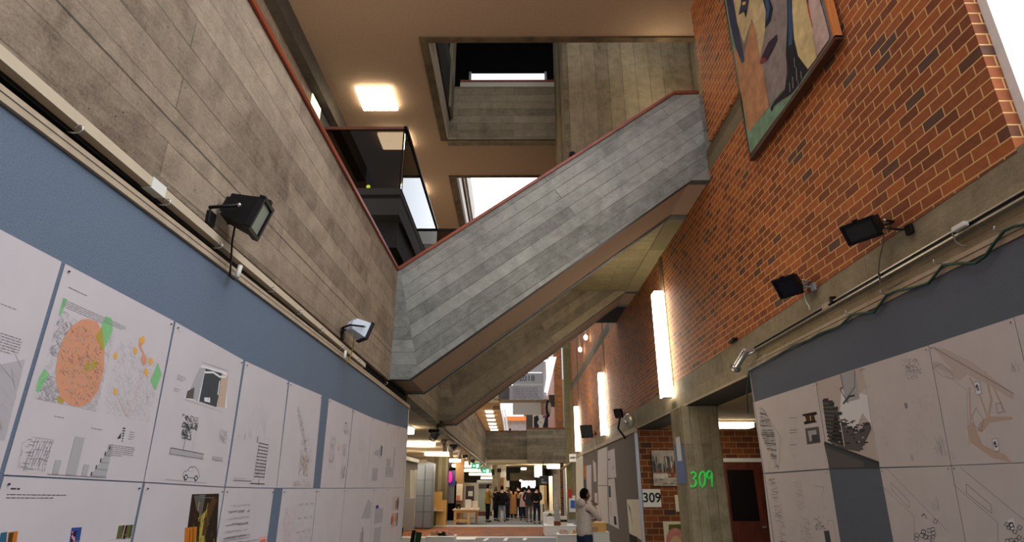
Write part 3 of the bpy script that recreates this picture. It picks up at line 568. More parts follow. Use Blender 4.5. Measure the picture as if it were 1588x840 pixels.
S = lo_sheet(6.885, 8.3); S.poly([(.6, .4), (.95, .42), (.95, .2), (.8, .15), (.7, .26)], 'grey', 1); S.rect(.6, .58, .75, .72, 'grey', 1); S.rect(.66, .52, .7, .72, 'inkm', 2); S.done('lower sheet with a grey stepped building, half way to the far end', group='drawings on the blue board')
S = lo_sheet(8.315, 9.2); S.rect(.15, .3, .75, .52, 'grey', 1); S.rect(.2, .25, .4, .3, 'blue', 2); S.scrib(.15, .3, .75, .52, 30, 'inkm', .004, .08); S.rect(.2, .58, .7, .9, 'grey', 1); S.done('lower sheet with grey plan blocks, third from the far end', group='drawings on the blue board')
S = lo_sheet(9.21, 10.52)
for (a, b) in ((.3, .14), (.3, .42)):
    S.rect(a, b, a + .45, b + .24, 'palebr', 1)
    for i in range(6): x = a + random.uniform(0, .4); S.rect(x, b + random.uniform(0, .1), x + .06, b + random.uniform(.15, .24), random.choice(['dgrey', 'dbrown', 'sepia', 'red']), 2 + i * .1)
S.done('lower sheet with two brown photo grids at the far end of the blue board', group='drawings on the blue board')

# --- right board (reads left to right towards the camera)
RS = RB - .0015
def px_sheet(tl, tr, br, bl, X=RS):
    g = lambda p: (PX(p[0], p[1], X).y, PX(p[0], p[1], X).z)
    return Sheet(X, -1, g(tl), g(tr), g(br), g(bl))
S = px_sheet((1168, 624), (1265, 592.5), (1286, 726), (1184, 733))
for i in range(90):
    t_ = random.random(); c = (1183 + 22 * t_ ** 1.2, 632 + 92 * t_); w = 3 + 7 * math.sin(min(1, t_ * 1.15) * math.pi)
    S.ppl([(c[0] - w + random.uniform(-1, 1), c[1] + random.uniform(-3, 3)), (c[0] + w, c[1] + random.uniform(-2, 4))], random.choice(['inkm', 'inkm', 'sepia', 'dgrey']), .005, 1)
S.ppl([(1178, 630), (1194, 690), (1208, 727)], 'dgrey', .005, 2); S.ppl([(1180, 629), (1211, 678), (1208, 727)], 'dgrey', .005, 2); S.ppl([(1178, 630), (1192, 700)], 'sepia', .004, 2)
for v in (648, 667, 671, 690): S.ppl([(1224, v), (1236, v - 1)], 'dgrey', .005, 2)
for u in (1226, 1231, 1235): S.ppl([(u, 648), (u + 1, 668)], 'inkm', .003, 2); S.ppl([(u + 2, 671), (u + 3, 690)], 'inkm', .003, 2)
S.pp([(1245, 642), (1266, 638), (1268, 642), (1263, 644), (1265, 652), (1268, 654), (1248, 658), (1247, 654), (1251, 652), (1249, 645), (1245, 645)], 'dbrown', 2); S.pp([(1251, 645), (1262, 643), (1264, 651), (1252, 653)], 'brown', 3); S.ppl([(1257, 644), (1258, 652)], 'tan', .02, 4)
S.pp([(1249, 664), (1270, 661), (1273, 686), (1252, 689)], 'sepia', 2); S.pp([(1253, 668), (1266, 666), (1268, 682), (1256, 684)], 'grey', 3); S.pp([(1259, 674), (1270, 673), (1271, 684), (1260, 686)], 'dgrey', 4)
S.text(.1, .86, .06, 3, 'inkl'); S.scrib(.3, .3, .4, .7, 12, 'inkl', .002, .05); S.text(.55, .8, .06, 4, 'inkl')
S.done('right board upper sheet with a leaf-shaped sketch, nearest the concrete column', group='drawings on the grey board', sheetmat=PAPER2)
S = px_sheet((1266, 592), (1337, 568.5), (1364, 724.5), (1287, 726))
S.pp([(1266, 592), (1337, 569), (1345, 600), (1300, 640), (1275, 640)], 'palebr', .4); S.pp([(1304, 580), (1326, 573), (1334, 618), (1312, 624)], 'grey', .8); S.pp([(1305, 605), (1345, 612), (1355, 680), (1300, 690)], 'white', .5)
S.pp([(1338, 640), (1352, 660), (1362, 722), (1310, 706)], 'palebr', .6)
S.ppl([(1304, 580), (1308, 600), (1303, 603), (1316, 625)], 'dgrey', .012, 1.5); S.ppl([(1326, 573), (1326, 600), (1308, 625)], 'sepia', .01, 1.5); S.ppl([(1308, 626), (1318, 614), (1326, 613)], 'dgrey', .02, 1.6)
e = [(1276, 620), (1281, 617), (1284, 623), (1291, 624), (1294, 631), (1300, 636), (1303, 650), (1309, 655), (1312, 662), (1320, 662), (1327, 668), (1336, 668), (1341, 655), (1350, 655), (1352, 665), (1340, 690), (1334, 700), (1310, 696), (1288, 686), (1281, 660)]
S.pp(e, 'sepia', 1.8); S.pp([(1295, 640), (1303, 655), (1308, 690), (1290, 684)], 'dbrown', 2)
for i in range(11): S.ppl([(1276 + i * .8, 622 + i * 6), (1292 + i * 1.6, 622 + i * 6.4)], 'ink', .02, 2.3)
for (u, v) in ((1281, 619), (1290, 625), (1296, 632), (1302, 640), (1309, 656), (1318, 662), (1327, 667), (1337, 666), (1344, 656)):
    S.pp([(u - 4, v - 1), (u + 4, v - 2), (u + 4.6, v + 3), (u - 3.6, v + 4)], 'ink', 2.5)
for i in range(60):
    u = random.uniform(1285, 1342); v = random.uniform(650, 696); 
    S.ppl([(u, v), (u + random.uniform(3, 6), v + random.uniform(-1, 1))], random.choice(['dgrey', 'ink', 'grey', 'dbrown']), .012, 2.4)
S.ppl([(1304, 655), (1310, 692)], 'white', .012, 2.8)
S.pp([(1278, 686), (1364, 719), (1364, 724.5), (1287, 726)], 'dgrey', 3); S.pp([(1281, 693), (1340, 716), (1340, 724), (1286, 725)], 'sepia', 3.2); S.ppl([(1279, 686), (1364, 718)], 'ink', .03, 3.5)
S.done('right board sheet with a dark stepped tower photo collage', group='drawings on the grey board', sheetmat=PAPER2)
S = px_sheet((1337.5, 568.5), (1440, 535.5), (1475, 721.5), (1364.5, 724))
for i in range(130): 
    a = random.uniform(0, 1); b = random.uniform(0, 1); c = (1399 + 22 * a + 10 * b, 558 + 32 * b - 6 * a); S.ppl([c, (c[0] + random.uniform(-3, 4), c[1] + random.uniform(-3, 3))], 'inkm', .004, 1)
S.text(.03, .2, .05, 3, 'inkl'); S.scrib(.1, .35, .2, .9, 20, 'inkl', .003, .08); S.scrib(.5, .4, .95, .9, 40, 'inkl', .0025, .06); S.rect(.55, .44, .59, .49, 'inkm', 1); S.rect(.5, .9, .54, .95, 'inkl', 1); S.scrib(.86, .74, .97, .92, 26, 'inkl', .003, .1, (1.4,))
S.done('right board pale plan sheet between the dark collage and the tan road plan', group='drawings on the grey board', sheetmat=PAPER2)
rE = PX(1572, 492, RS)
S = px_sheet((1441, 535), (1572, 492), (1625, 715), (1476, 721))
S.pp([(1447, 538), (1465, 540), (1510, 562), (1520, 570), (1573, 612), (1572, 620), (1540, 600), (1500, 580), (1490, 590), (1462, 574), (1443, 562), (1452, 560), (1478, 575)], 'palebr', 1)
S.pp([(1500, 660), (1510, 655), (1525, 690), (1560, 705), (1570, 717), (1540, 710), (1505, 685)], 'tan', 1); S.pp([(1520, 655), (1532, 645), (1570, 646), (1572, 650), (1535, 655), (1524, 670), (1516, 668)], 'tan', 1)
S.ppl([(1528, 575), (1538, 620), (1534, 645)], 'tan', .022, 1); S.ppl([(1541, 600), (1560, 640)], 'tan', .014, 1); S.ppl([(1504, 585), (1522, 618), (1532, 646)], 'tan', .016, 1); S.ppl([(1504, 600), (1506, 660)], 'tan', .016, 1); S.ppl([(1447, 538), (1573, 610)], 'sepia', .004, 2); S.ppl([(1442, 562), (1500, 604), (1503, 690)], 'inkl', .004, 2)
for q in ([(1448, 570), (1460, 563), (1477, 578), (1480, 588), (1462, 583)], [(1508, 645), (1514, 632), (1526, 650), (1522, 668), (1512, 660)]): S.ppl(q + q[:1], 'inkm', .004, 2)
for (u, v) in ((1516, 602), (1544, 690)):
    S.pp([(u - 5, v - 9), (u + 3, v - 11), (u + 7, v + 8), (u - 1, v + 10)], 'white', 2); S.ppl([(u - 5, v - 9), (u + 3, v - 11), (u + 7, v + 8), (u - 1, v + 10), (u - 5, v - 9)], 'inkm', .004, 3); S.ppl([(u - 2, v - 3), (u, v - 6), (u + 3, v + 2), (u + 1, v + 3), (u - 2, v - 3), (u + 2, v - 2)], 'ink', .007, 4)
S.ppl([(1545, 626), (1553, 624), (1556, 638), (1548, 640), (1545, 626)], 'inkm', .004, 3); S.scrib(.86, .28, .94, .38, 20, 'inkl', .003, .06, (1.5,)); S.scrib(.02, .88, .07, .95, 10, 'inkl', .003, .05)
S.done('right board upper sheet with a tan road plan', group='drawings on the grey board', sheetmat=PAPER2)
S = px_sheet((1573, 491.5), (1690, 455), (1760, 712), (1627, 715)); S.scrib(.2, .3, .8, .8, 40, 'inkl', .003, .1); S.done('right board upper sheet cut by the right picture edge', pins=False, group='drawings on the grey board', sheetmat=PAPER2)
S = px_sheet((1184, 735), (1286, 728), (1308, 868), (1200, 880))
for i in range(120):
    t_ = random.random(); c = (1197 + 22 * t_, 742 + 110 * t_); S.ppl([(c[0] + random.uniform(-7, 7), c[1] + random.uniform(-4, 4)), (c[0] + random.uniform(-7, 7), c[1] + random.uniform(-4, 4))], random.choice(['inkm', 'inkl', 'sepia']), .004, 1)
S.scrib(.48, .1, .62, .42, 46, 'inkl', .004, .1, (.1, .2)); S.scrib(.48, .5, .66, .95, 50, 'inkl', .004, .1, (.1, 1.5)); S.text(.86, .42, .06, 2, 'inkl')
S.pp([(1278, 823), (1286, 822), (1291, 850), (1283, 852)], 'dgrey', 1); S.ppl([(1264, 753), (1277, 755), (1276, 770)], 'inkm', .005, 1); S.ppl([(1284, 815), (1284, 807), (1292, 806), (1297, 838)], 'inkm', .004, 1); S.scrib(.72, .5, .85, .65, 24, 'inkm', .006, .05)
S.done('right board lower sheet of fine pencil elevations, nearest the concrete column', group='drawings on the grey board', sheetmat=PAPER2)
S = px_sheet((1365, 726), (1475, 722.5), (1502, 864), (1392, 872))
S.ppl([(1375, 726), (1470, 823)], 'inkm', .004); S.ppl([(1365, 750), (1418, 800), (1418, 840)], 'inkm', .004); S.ppl([(1382, 748), (1410, 776), (1411, 788), (1383, 759), (1382, 748)], 'inkm', .005)
def plan(S, x, y):
    for i in range(15):
        u = x + random.uniform(-16, 18); v = y + random.uniform(-14, 26); a = random.uniform(0, 1.5); c, s_ = 4 * math.cos(a), 4 * math.sin(a); q = [(u - c, v - s_), (u + s_, v - c), (u + c, v + s_), (u - s_, v + c)]; S.ppl(q + q[:1], 'dgrey', .004, 2)
plan(S, 1436, 820); S.ppl([(1430, 800), (1434, 796), (1438, 804)], 'ink', .007); S.scrib(.66, .32, .76, .48, 20, 'inkl', .003, .1, (1.4,))
S.done('right board lower plan sheet right of the bare grey patch', group='drawings on the grey board', sheetmat=PAPER2)
S = px_sheet((1476, 722), (1630, 716), (1665, 860), (1503, 864))
S.ppl([(1489, 724), (1600, 815)], 'inkm', .004); S.ppl([(1478, 750), (1548, 810), (1548, 850)], 'inkm', .004); S.ppl([(1499, 750), (1537, 782), (1539, 796), (1499, 764), (1499, 750)], 'inkm', .005); plan(S, 1574, 826); S.pp([(1563, 806), (1572, 803), (1577, 820), (1569, 823)], 'white', 2.5); S.ppl([(1567, 818), (1566, 811), (1571, 810), (1574, 818)], 'ink', .008, 3)
S.done('right board lower plan sheet cut by the bottom right corner', group='drawings on the grey board', sheetmat=PAPER2)
# ================================================================== LAMPS, TRACKS, HOOKS, CABLES, SIGNS NEAR THE CAMERA
tz = lambda y: 3.428 - .0165 * y
m = MB(); beamY(m, LX - .02, LX + .03, -2.5, 7.2, tz(-2.5) - .054, tz(7.2) - .05, tz(-2.5), tz(7.2)); t = thing('lighting_track', (LX, 2.5, 3.38), 'long beige metal lighting track under the left concrete parapet', 'lighting track'); m.build('rail', plain('beige_rail', (196, 178, 152), .5, noise=.06, scale=6), t)
m = MB(); beamY(m, LX - .045, LX - .02, -2.5, 7.2, tz(-2.5) - .075, tz(7.2) - .07, tz(-2.5) - .01, tz(7.2) - .01); m.build('slot', BLACK, t)
m = MB(); m.box(LX - .02, LX + .034, 2.62, 2.74, tz(2.68) - .058, tz(2.68) + .004); m.build('joint_cover', WPLAS, t)
rz = lambda y: 3.735 - .0125 * max(0, y - 3.4)
ye = PX(1169, 545, 3.36).y
t = thing('lighting_track', (RX, 3, 3.7), 'dark slotted lighting track on the right concrete beam', 'lighting track')
m = MB(); beamY(m, RX - .045, RX + .01, -2.5, ye, rz(-2.5) - .045, rz(ye) - .045, rz(-2.5) - .03, rz(ye) - .03); beamY(m, RX - .045, RX + .01, -2.5, ye, rz(-2.5) - .0, rz(ye) - .0, rz(-2.5) + .012, rz(ye) + .012); m.build('rail', METAL, t)
m = MB(); beamY(m, RX - .03, RX + .01, -2.5, ye, rz(-2.5) - .03, rz(ye) - .03, rz(-2.5), rz(ye)); m.build('slot', BLACK, t)
m = MB(); m.box(RX - .05, RX, 5.9, 6.02, rz(6) - .046, rz(6) + .013); m.build('joint_cover', BATTEN, t)

def flood(label, c, fwd, w, h, d, wall, mats=(BLACK, LENS), group='floodlights along the hall', name='floodlight', cable=None, cmat=BLACK, plug=None, yoke=True, arm=BLACK):
    M = frame(c, fwd); t = thing(name, c, label, 'floodlight', group)
    k = .72; a = [(-w / 2 * k, -d / 2, -h / 2 * k), (w / 2 * k, -d / 2, -h / 2 * k), (w / 2, d / 2 - .03, -h / 2), (-w / 2, d / 2 - .03, -h / 2)]
    b = [(-w / 2 * k, -d / 2, h / 2 * k), (w / 2 * k, -d / 2, h / 2 * k), (w / 2, d / 2 - .03, h / 2), (-w / 2, d / 2 - .03, h / 2)]
    m = MB(); m.hexa([M @ Vector(p) for p in a + b])
    for i in range(4): m.box(-w * .3 + i * w * .2 - .006, -w * .3 + i * w * .2 + .006, -d / 2 - .02, -d / 2 + .02, -h * .24, h * .24, M=M)
    m.build('housing', mats[0], t)
    m = MB(); e = .012
    m.box(-w / 2 - e, w / 2 + e, d / 2 - .035, d / 2 + .004, h / 2 - e, h / 2 + e, M=M); m.box(-w / 2 - e, w / 2 + e, d / 2 - .035, d / 2 + .004, -h / 2 - e, -h / 2 + e, M=M)
    m.box(-w / 2 - e, -w / 2 + e, d / 2 - .035, d / 2 + .004, -h / 2, h / 2, M=M); m.box(w / 2 - e, w / 2 + e, d / 2 - .035, d / 2 + .004, -h / 2, h / 2, M=M)
    m.box(-.02, .02, d / 2 - .02, d / 2 + .008, h / 2 + e, h / 2 + e + .016, M=M); ff = m.build('front_frame', BLACK, t)
    m = MB(); m.box(-w / 2 + .01, w / 2 - .01, d / 2 - .028, d / 2 - .012, -h / 2 + .01, h / 2 - .01, M=M); m.build('lens', mats[1], ff)
    if yoke:
        L_ = [M @ Vector(p) for p in ((-w / 2 - .03, 0, 0), (-w / 2 - .03, -d / 2 - .05, -h * .35), (0, -d / 2 - .07, -h * .42), (w / 2 + .03, -d / 2 - .05, -h * .35), (w / 2 + .03, 0, 0))]
        m = MB().tube(L_, .011, 6); m.tube([L_[2], Vector(wall)], .013, 6); bk = m.build('bracket', arm, t)
        wv = Vector(wall); m = MB().bbox(wv.x - .015, wv.x + .015, wv.y - .04, wv.y + .04, wv.z - .045, wv.z + .045, .006); m.build('wall_plate', arm, bk)
        for s in (-1, 1): MB().ball(M @ Vector((s * (w / 2 + .035), 0, 0)), .014, nu=8, nv=5).build('knob', CHROME, bk)
    if cable: MB().tube(cable, .006, 6).build('cable', cmat, t)
    if plug:
        p, q = plug; MB().tube([p, q], .016, 8).build('plug', WPLAS, t)
    return t
P1 = lambda u, v, x=LX + .06: PX(u, v, x)
flood('black halogen floodlight with a glass front, nearest on the left parapet', (-1.74, 3.36, 3.535), (.93, .12, -.3), .18, .22, .22, (LX + .01, 3.24, 3.44), cable=[P1(364, 352, -1.8), P1(360, 375), P1(358, 410), P1(356, 428), P1(362, 433), P1(368, 425)], plug=(P1(367, 430, -1.82), P1(373, 412, -1.82)))
flood('white-backed floodlight farther along the left parapet, with a yellow cable', (-1.72, 6.2, 3.5), (.72, .62, -.34), .2, .18, .2, (LX + .01, 6.18, 3.42), mats=(plain('white_housing', (206, 212, 224), .5), LENS), cable=[PX(548, 518, -1.75), PX(549, 530, -1.8), PX(545, 548, -1.82), PX(541, 558, -1.84), PX(536, 562, -1.86)], cmat=plain('yellow_cable', (176, 150, 70), .6), plug=(PX(534, 556, -1.83), PX(536, 544, -1.83)))
q = lambda u, v, x=RX - .05: PX(u, v, x)
flood('large black floodlight on the right brick wall, aimed down into the hall', (3.17, 4.74, 4.06), (-.72, -.42, -.5), .27, .17, .24, (RX - .02, 4.5, 3.93), mats=(BLACK, CHAR), cable=[q(1371, 360, 3.3), q(1369, 380), q(1364, 400), q(1362, 425), q(1366, 440), q(1378, 448), q(1392, 440), q(1401, 434)], cmat=plain('grey_cable', (110, 104, 96), .6))
flood('small black floodlight on a white conduit on the right beam', (3.19, 6.3, 4.05), (-.72, -.42, -.55), .26, .22, .16, (RX - .02, 6.16, 3.97), mats=(BLACK, NAVY), cable=[q(1243, 446), q(1247, 455), q(1249, 466), q(1254, 474), q(1256, 481)], cmat=WPLAS, arm=GREYP)
flood('black square floodlight in front of the farthest wall tube', (3.1, 25.2, 3.95), (-.45, -.85, -.25), .5, .5, .2, (RX - .02, 24.6, 3.8), mats=(BLACK, CHAR), cable=[PX(921, 680, 3.34), PX(923, 690, 3.34), PX(924, 699, 3.34)], cmat=WPLAS)
flood('small black floodlight above the round steel lamp, beside the middle wall tube', (3.25, 18.2, 3.93), (-.6, -.7, -.4), .24, .26, .16, (RX - .02, 17.7, 3.8), mats=(BLACK, CHAR))
# steel spotlights
def spot(label, a, b, r, group, wall, mat=CHROME, name='spotlight'):
    a, b = Vector(a), Vector(b); d = (b - a).normalized(); t = thing(name, a, label, 'spotlight', group)
    MB().tube([a, a + d * .03, b - d * .04, b], [r * .8, r, r, r * .95], 12).build('barrel', mat, t)
    MB().tube([b - d * .015, b + d * .03, b + d * .035, b + d * .01], [r * 1.0, r * 1.75, r * 1.6, r * .9], 14).build('reflector', mat, t)
    MB().tube([(a + b) / 2, Vector(wall)], r * .35, 8).build('arm', mat, t)
    MB().ball((a + b) / 2, r * .5, nu=8, nv=5).build('joint', CHROME, t)
    return t
spot('bright steel spotlight at the far end of the right lighting track', PX(1159, 541, 3.2), PX(1142, 568, 3.2), .045, None, PX(1172, 544, 3.36))
t = thing('spotlight', PX(975, 652, 3.2), 'round steel lamp on the batten below the small black floodlight', 'spotlight')
c = PX(976, 652, 3.15); M = frame(c, (-.6, -.8, -.2))
MB().ball(c, .16, .12, .2, nu=14, nv=9, M=M.to_3x3()).build('bowl', plain('steel_bowl', (190, 184, 172), .35, .6), t); MB().ball(c + Vector((-.12, -.12, -.06)), .06, nu=10, nv=6).build('lens', CHROME, t); MB().tube([c + Vector((-.25, 0, .1)), c + Vector((-.3, .1, -.2)), c + Vector((-.1, .2, -.45))], .03, 6).build('bracket', BLACK, t)
c = PX(1137, 528, RX - .03); t = thing('bracket', c, 'empty black wall bracket low on the right brick wall', 'bracket')
MB().box(RX - .06, RX, c.y - .12, c.y + .12, c.z - .02, c.z + .02).build('arm', BLACK, t); MB().ball((RX - .06, c.y - .1, c.z), .03, nu=8, nv=5).build('joint', BLACK, t)
c = PX(1293, 464, RX - .02); MB_ = MB().bbox(RX - .06, RX, c.y - .02, c.y + .02, c.z - .04, c.z + .03, .005); tag(MB_.build('cable_clip', BLACK), 'small black clip on the right beam, above the track', 'clip')
c = PX(1488, 352, 3.33); t = thing('track_adapter', c, 'white plug adapter hanging from the right lighting track on a grey lead', 'plug adapter')
MB().bbox(c.x - .02, c.x + .02, c.y - .07, c.y + .06, c.z - .018, c.z + .02, .006).build('body', WPLAS, t); MB().tube([PX(1478, 352, 3.33), PX(1477, 362, 3.33), PX(1482, 374, 3.34), PX(1490, 380, 3.35), PX(1500, 382, 3.36)], .006, 6).build('lead', plain('grey_lead', (140, 134, 124), .6), t)
# screw hooks on the left batten
def hook(y, x=LX + .02, zz=None, sgn=1, label='', group=''):
    z = zz; pts = [(x, y, z), (x + sgn * .03, y, z - .004)]
    for k in range(8): a = -math.pi / 2 + k * .62; pts.append((x + sgn * (.045 + .018 * math.cos(a)), y + .0, z + .014 + .018 * math.sin(a)))
    o = MB().tube(pts, .0035, 6).build('cup_hook', CHROME); return tag(o, label, 'hook', group)
order = ['nearest', 'second nearest', 'third nearest', 'fourth nearest', 'fifth nearest', 'sixth nearest', 'seventh nearest', 'eighth nearest', 'ninth nearest']
for i, y in enumerate((2.06, 2.72, 3.3, 4.15, 4.75, 5.35, 6.05, 6.75, 8.3)): hook(y, zz=3.325 - .0089 * (y + 2.5), label=order[i] + ' steel cup hook on the beige batten over the blue board', group='cup hooks on the left batten')
cab = [(1160, 640), (1158, 618), (1159.5, 598), (1162, 574), (1195, 556.6), (1229.5, 536), (1256, 526), (1270, 517), (1302, 506), (1320.5, 488), (1336, 485.5), (1355, 484), (1366, 470), (1375, 457), (1392, 450), (1411.6, 447), (1440, 439), (1452, 424), (1462, 411), (1486, 408), (1512.7, 408), (1528, 397), (1541, 378), (1557, 358), (1572, 351), (1588, 348), (1640, 330)]
tag(MB().tube([PX(u, v, RB - .03) for u, v in cab], .011, 8).build('cable', plain('dark_green_cable', (16, 62, 44), .45)), 'dark green cable looping along the top of the grey board', 'cable')
for i, (u, v) in enumerate(((1192, 553), (1229, 534), (1321, 486), (1376, 455), (1460, 408), (1556, 357))):
    p = PX(u, v, RB - .012); o = hook(p.y, x=RB - .01, zz=p.z, sgn=-1, label=order[5 - i] + ' steel cup hook carrying the green cable', group='cup hooks on the right batten')

# wall tubes
def wall_tube(y, z0, z1, label):
    t = thing('wall_light', (3.27, y, z0), label, 'wall light', 'vertical tube lights on the brick wall')
    MB().bbox(3.15, 3.36, y, y + .3, z0, z1, .012).build('diffuser', TUBE, t); MB().box(3.34, RX, y + .03, y + .27, z0 + .05, z1 - .03).build('back_plate', WHITE, t)
    MB().box(3.16, 3.36, y + .01, y + .29, z0 - .012, z0).build('end_cap', WPLAS, t)
wall_tube(12.3, 3.6, 5.95, 'nearest vertical tube light on the right brick wall')
wall_tube(21.4, 3.5, 5.75, 'middle vertical tube light on the right brick wall')
wall_tube(30.6, 3.4, 5.64, 'farthest vertical tube light on the right brick wall')
def ceiling_panel(x0, x1, y0, y1, label, z=10.3):
    t = thing('ceiling_light', ((x0 + x1) / 2, (y0 + y1) / 2, z), label, 'ceiling light', 'square lights on the brown ceiling')
    MB().bbox(x0, x1, y0, y1, z - .11, z - .025, .015).build('diffuser', PANEL, t); MB().box(x0 + .03, x1 - .03, y0 + .03, y1 - .03, z - .03, z).build('mount', WHITE, t)
ceiling_panel(-3.57, -2.75, 10.7, 11.5, 'square light on the brown ceiling, in full view above the glass')
ceiling_panel(-3.47, -2.7, 12.5, 13.2, 'square ceiling light showing through the top corner of the smoked glass')
ceiling_panel(-3.4, -2.7, 15.2, 15.9, 'square ceiling light seen low behind the smoked glass')

# glass balustrade on its dark slab
SG = smoked_glass('smoked_glass', (.2, .18, .16)); SG2 = smoked_glass('side_glass', (.42, .4, .38))
t = thing('balustrade', (-3, 8.66, 6.57), 'smoked glass balustrade with dark rail above the left parapet', 'balustrade')
MB().box(-4.36, LX - .02, 8.66, 8.68, 6.57, 7.76).build('front_pane', SG, t); MB().box(LX - .02, LX, 8.7, 13.0, 6.57, 7.76).build('side_pane', SG2, t)
MB().bbox(-4.38, LX + .02, 8.63, 8.71, 7.75, 7.8, .008).build('front_rail', wood('dark_rail', (72, 36, 22), (98, 52, 32), scale=(1, 8, 8)), t); MB().bbox(LX - .045, LX + .025, 8.63, 13.04, 7.75, 7.81, .008).build('side_rail', BLACK, t)
MB().box(LX - .005, LX + .03, 8.66, 13.0, 7.785, 7.8).build('rail_edge', METAL, t)
MB().box(LX - .05, LX - .03, 8.66, 8.69, 6.57, 7.76).build('corner_seal', plain('corner_seal', (150, 120, 90), .5), t)
a = PY(650, 355, 13.02); b = PY(712, 356, 13.02); MB().bbox(a.x, b.x, 13.0, 13.05, a.z - .05, a.z + .01, .006).build('return_rail', BLACK, t); MB().box(-1.98, -1.92, 13.0, 13.05, 6.4, 7.76).build('end_post', WHITE, t); MB().box(a.x, b.x, 13.02, 13.035, 6.6, a.z - .05).build('return_pane', SG2, t)
SLABM = plain('black_slab', (20, 19, 18), .85, noise=.15, scale=8)
m = MB(); m.box(-4.4, LX - .01, 8.62, 13.0, 6.45, 6.57); m.box(-4.4, LX - .02, 8.7, 13.0, 6.38, 6.45); m.box(-4.4, LX - .015, 8.64, 13.0, 6.08, 6.38); struct('trim_31', m, SLABM)
m = MB(); m.box(-4.4, LX - .08, 8.95, 13.0, 5.62, 6.08); struct('trim_32', m, plain('black_recess', (11, 10, 10), .9)); m = MB(); m.box(-4.4, -2.0, 10.6, 13.0, 4.15, 5.62); struct('wall_gallery_end', m, DARK)
c = PY(571, 289, 8.64); tag(MB().tube([(c.x, 8.655, c.z), (c.x, 8.645, c.z)], .035, 14).build('round_sticker', plain('lime_green', (190, 206, 40), .5)), 'small round lime green sticker on the smoked glass', 'sticker')
# dark doorway and notice on the upper left wall
a = PX(486, 152, -4.38); b = PX(511, 192, -4.38); m = MB().box(-4.4, -4.34, a.y, a.y + 1.1, 4.15, a.z + .05); struct('door_1', m, BLACK)
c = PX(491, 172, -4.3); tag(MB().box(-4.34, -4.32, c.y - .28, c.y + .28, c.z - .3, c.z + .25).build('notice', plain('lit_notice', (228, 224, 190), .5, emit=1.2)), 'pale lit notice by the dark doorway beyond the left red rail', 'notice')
c = Vector((3.25, 12.2, 0)); 
m = MB().bbox(1.12, 1.3, 10.25, 10.42, 8.2, 8.36, .03); c = PY(888, 238, 10.3); m = MB().ball((c.x, 10.34, c.z), .07, nu=10, nv=6); tag(m.build('rail_knob', BLACK), 'black rail end knob at the foot of the vertical board wall', 'knob')

# ------------------------------------------------------------------ painting
PXF = 3.28
t = thing('painting', (3.33, 5.8, 6.15), 'large painted portrait panel on the upper right brick wall', 'painting')
y0, y1 = 4.70, 6.93; zb0, zb1 = 6.17, 6.13; ZT = 9.4
class Canvas:
    def __init__(s): s.mb = MB(); s.k = 0
    def pg(s, pts, m): s.k += 1; s.mb.face([(PXF - .0006 - .0006 * s.k, p.y, p.z) for p in [PX(1090 + x * .2977, y * .2977, PXF) for x, y in pts]], m)
def dab(n, *c): return plain(n, c, .7, noise=.22, scale=7, spec=.2)
pm_ = [dab('paint_mauve', 128, 112, 104), dab('paint_sage', 112, 140, 116), dab('paint_tan', 172, 124, 88), dab('paint_slate', 54, 56, 78), dab('paint_sand', 186, 164, 122), dab('paint_ink_blue', 30, 34, 48), dab('paint_grey', 132, 120, 116), dab('paint_plum', 52, 38, 54), dab('paint_wine', 124, 52, 52), dab('paint_charcoal', 34, 33, 40), dab('paint_straw', 200, 178, 128), dab('paint_rose', 184, 158, 148), dab('paint_brick_red', 176, 74, 52), dab('paint_blue', 52, 80, 112), dab('paint_gold', 206, 170, 64)]
cv = Canvas(); cv.mb.box(PXF, RX - .06, y0, y1, zb0, ZT, 0)
top = -700
cv.pg([(108, 0), (130, 0), (170, 170), (205, 330), (245, 690), (235, 770), (245, 805), (180, 440)], 1)
cv.pg([(245, 800), (238, 690), (345, 560), (360, 545), (430, 515), (470, 480), (550, 365), (552, 375), (470, 500)], 1)
cv.pg([(160, 240), (215, 320), (250, 105), (275, 150), (312, 340), (345, 555), (240, 690), (190, 440)], 2)
cv.pg([(160, top), (330, top), (340, 0), (328, 150), (300, 300), (275, 150), (255, 98), (215, 230), (180, 120), (160, 0)], 4)
cv.pg([(330, top), (450, top), (440, 0), (445, 300), (430, 460), (350, 545), (312, 340), (300, 300), (330, 150)], 6)
cv.pg([(115, top), (160, top), (160, 0), (182, 130), (205, 240), (217, 318), (202, 326), (170, 240), (140, 110), (124, 0)], 3)
cv.pg([(196, 300), (206, 296), (217, 318), (208, 328)], 13)
cv.pg([(196, top), (240, top), (243, 0), (236, 45), (226, 92), (218, 60), (188, 78), (200, 20)], 3); cv.pg([(206, 12), (226, 8), (222, 24), (210, 28)], 14); cv.pg([(214, 55), (231, 50), (226, 92)], 9)
cv.pg([(312, top), (350, top), (352, 0), (368, 42), (356, 108), (326, 150), (331, 60), (316, 0)], 5)
cv.pg([(326, 0), (345, 0), (352, 40), (344, 90), (332, 110), (334, 50)], 13)
cv.pg([(298, 328), (312, 288), (345, 220), (390, 177), (392, 205), (370, 255), (340, 310), (312, 330)], 7); cv.pg([(298, 330), (308, 300), (332, 304), (336, 314), (314, 328)], 8)
cv.pg([(440, top), (465, top), (462, 0), (472, 120), (486, 240), (520, 320), (552, 362), (500, 440), (460, 490), (410, 520), (372, 552), (360, 582), (356, 560), (378, 525), (430, 468), (445, 380), (436, 280), (444, 120)], 9)
cv.pg([(446, top), (463, top), (461, 0), (474, 150), (468, 230), (450, 240)], 13)
cv.pg([(466, top), (545, top), (548, 0), (590, 250), (598, 300), (552, 360), (500, 290), (480, 200), (470, 60)], 10)
cv.pg([(546, top), (610, top), (614, 0), (640, 90), (664, 185), (662, 205), (600, 292), (590, 240), (556, 60)], 11)
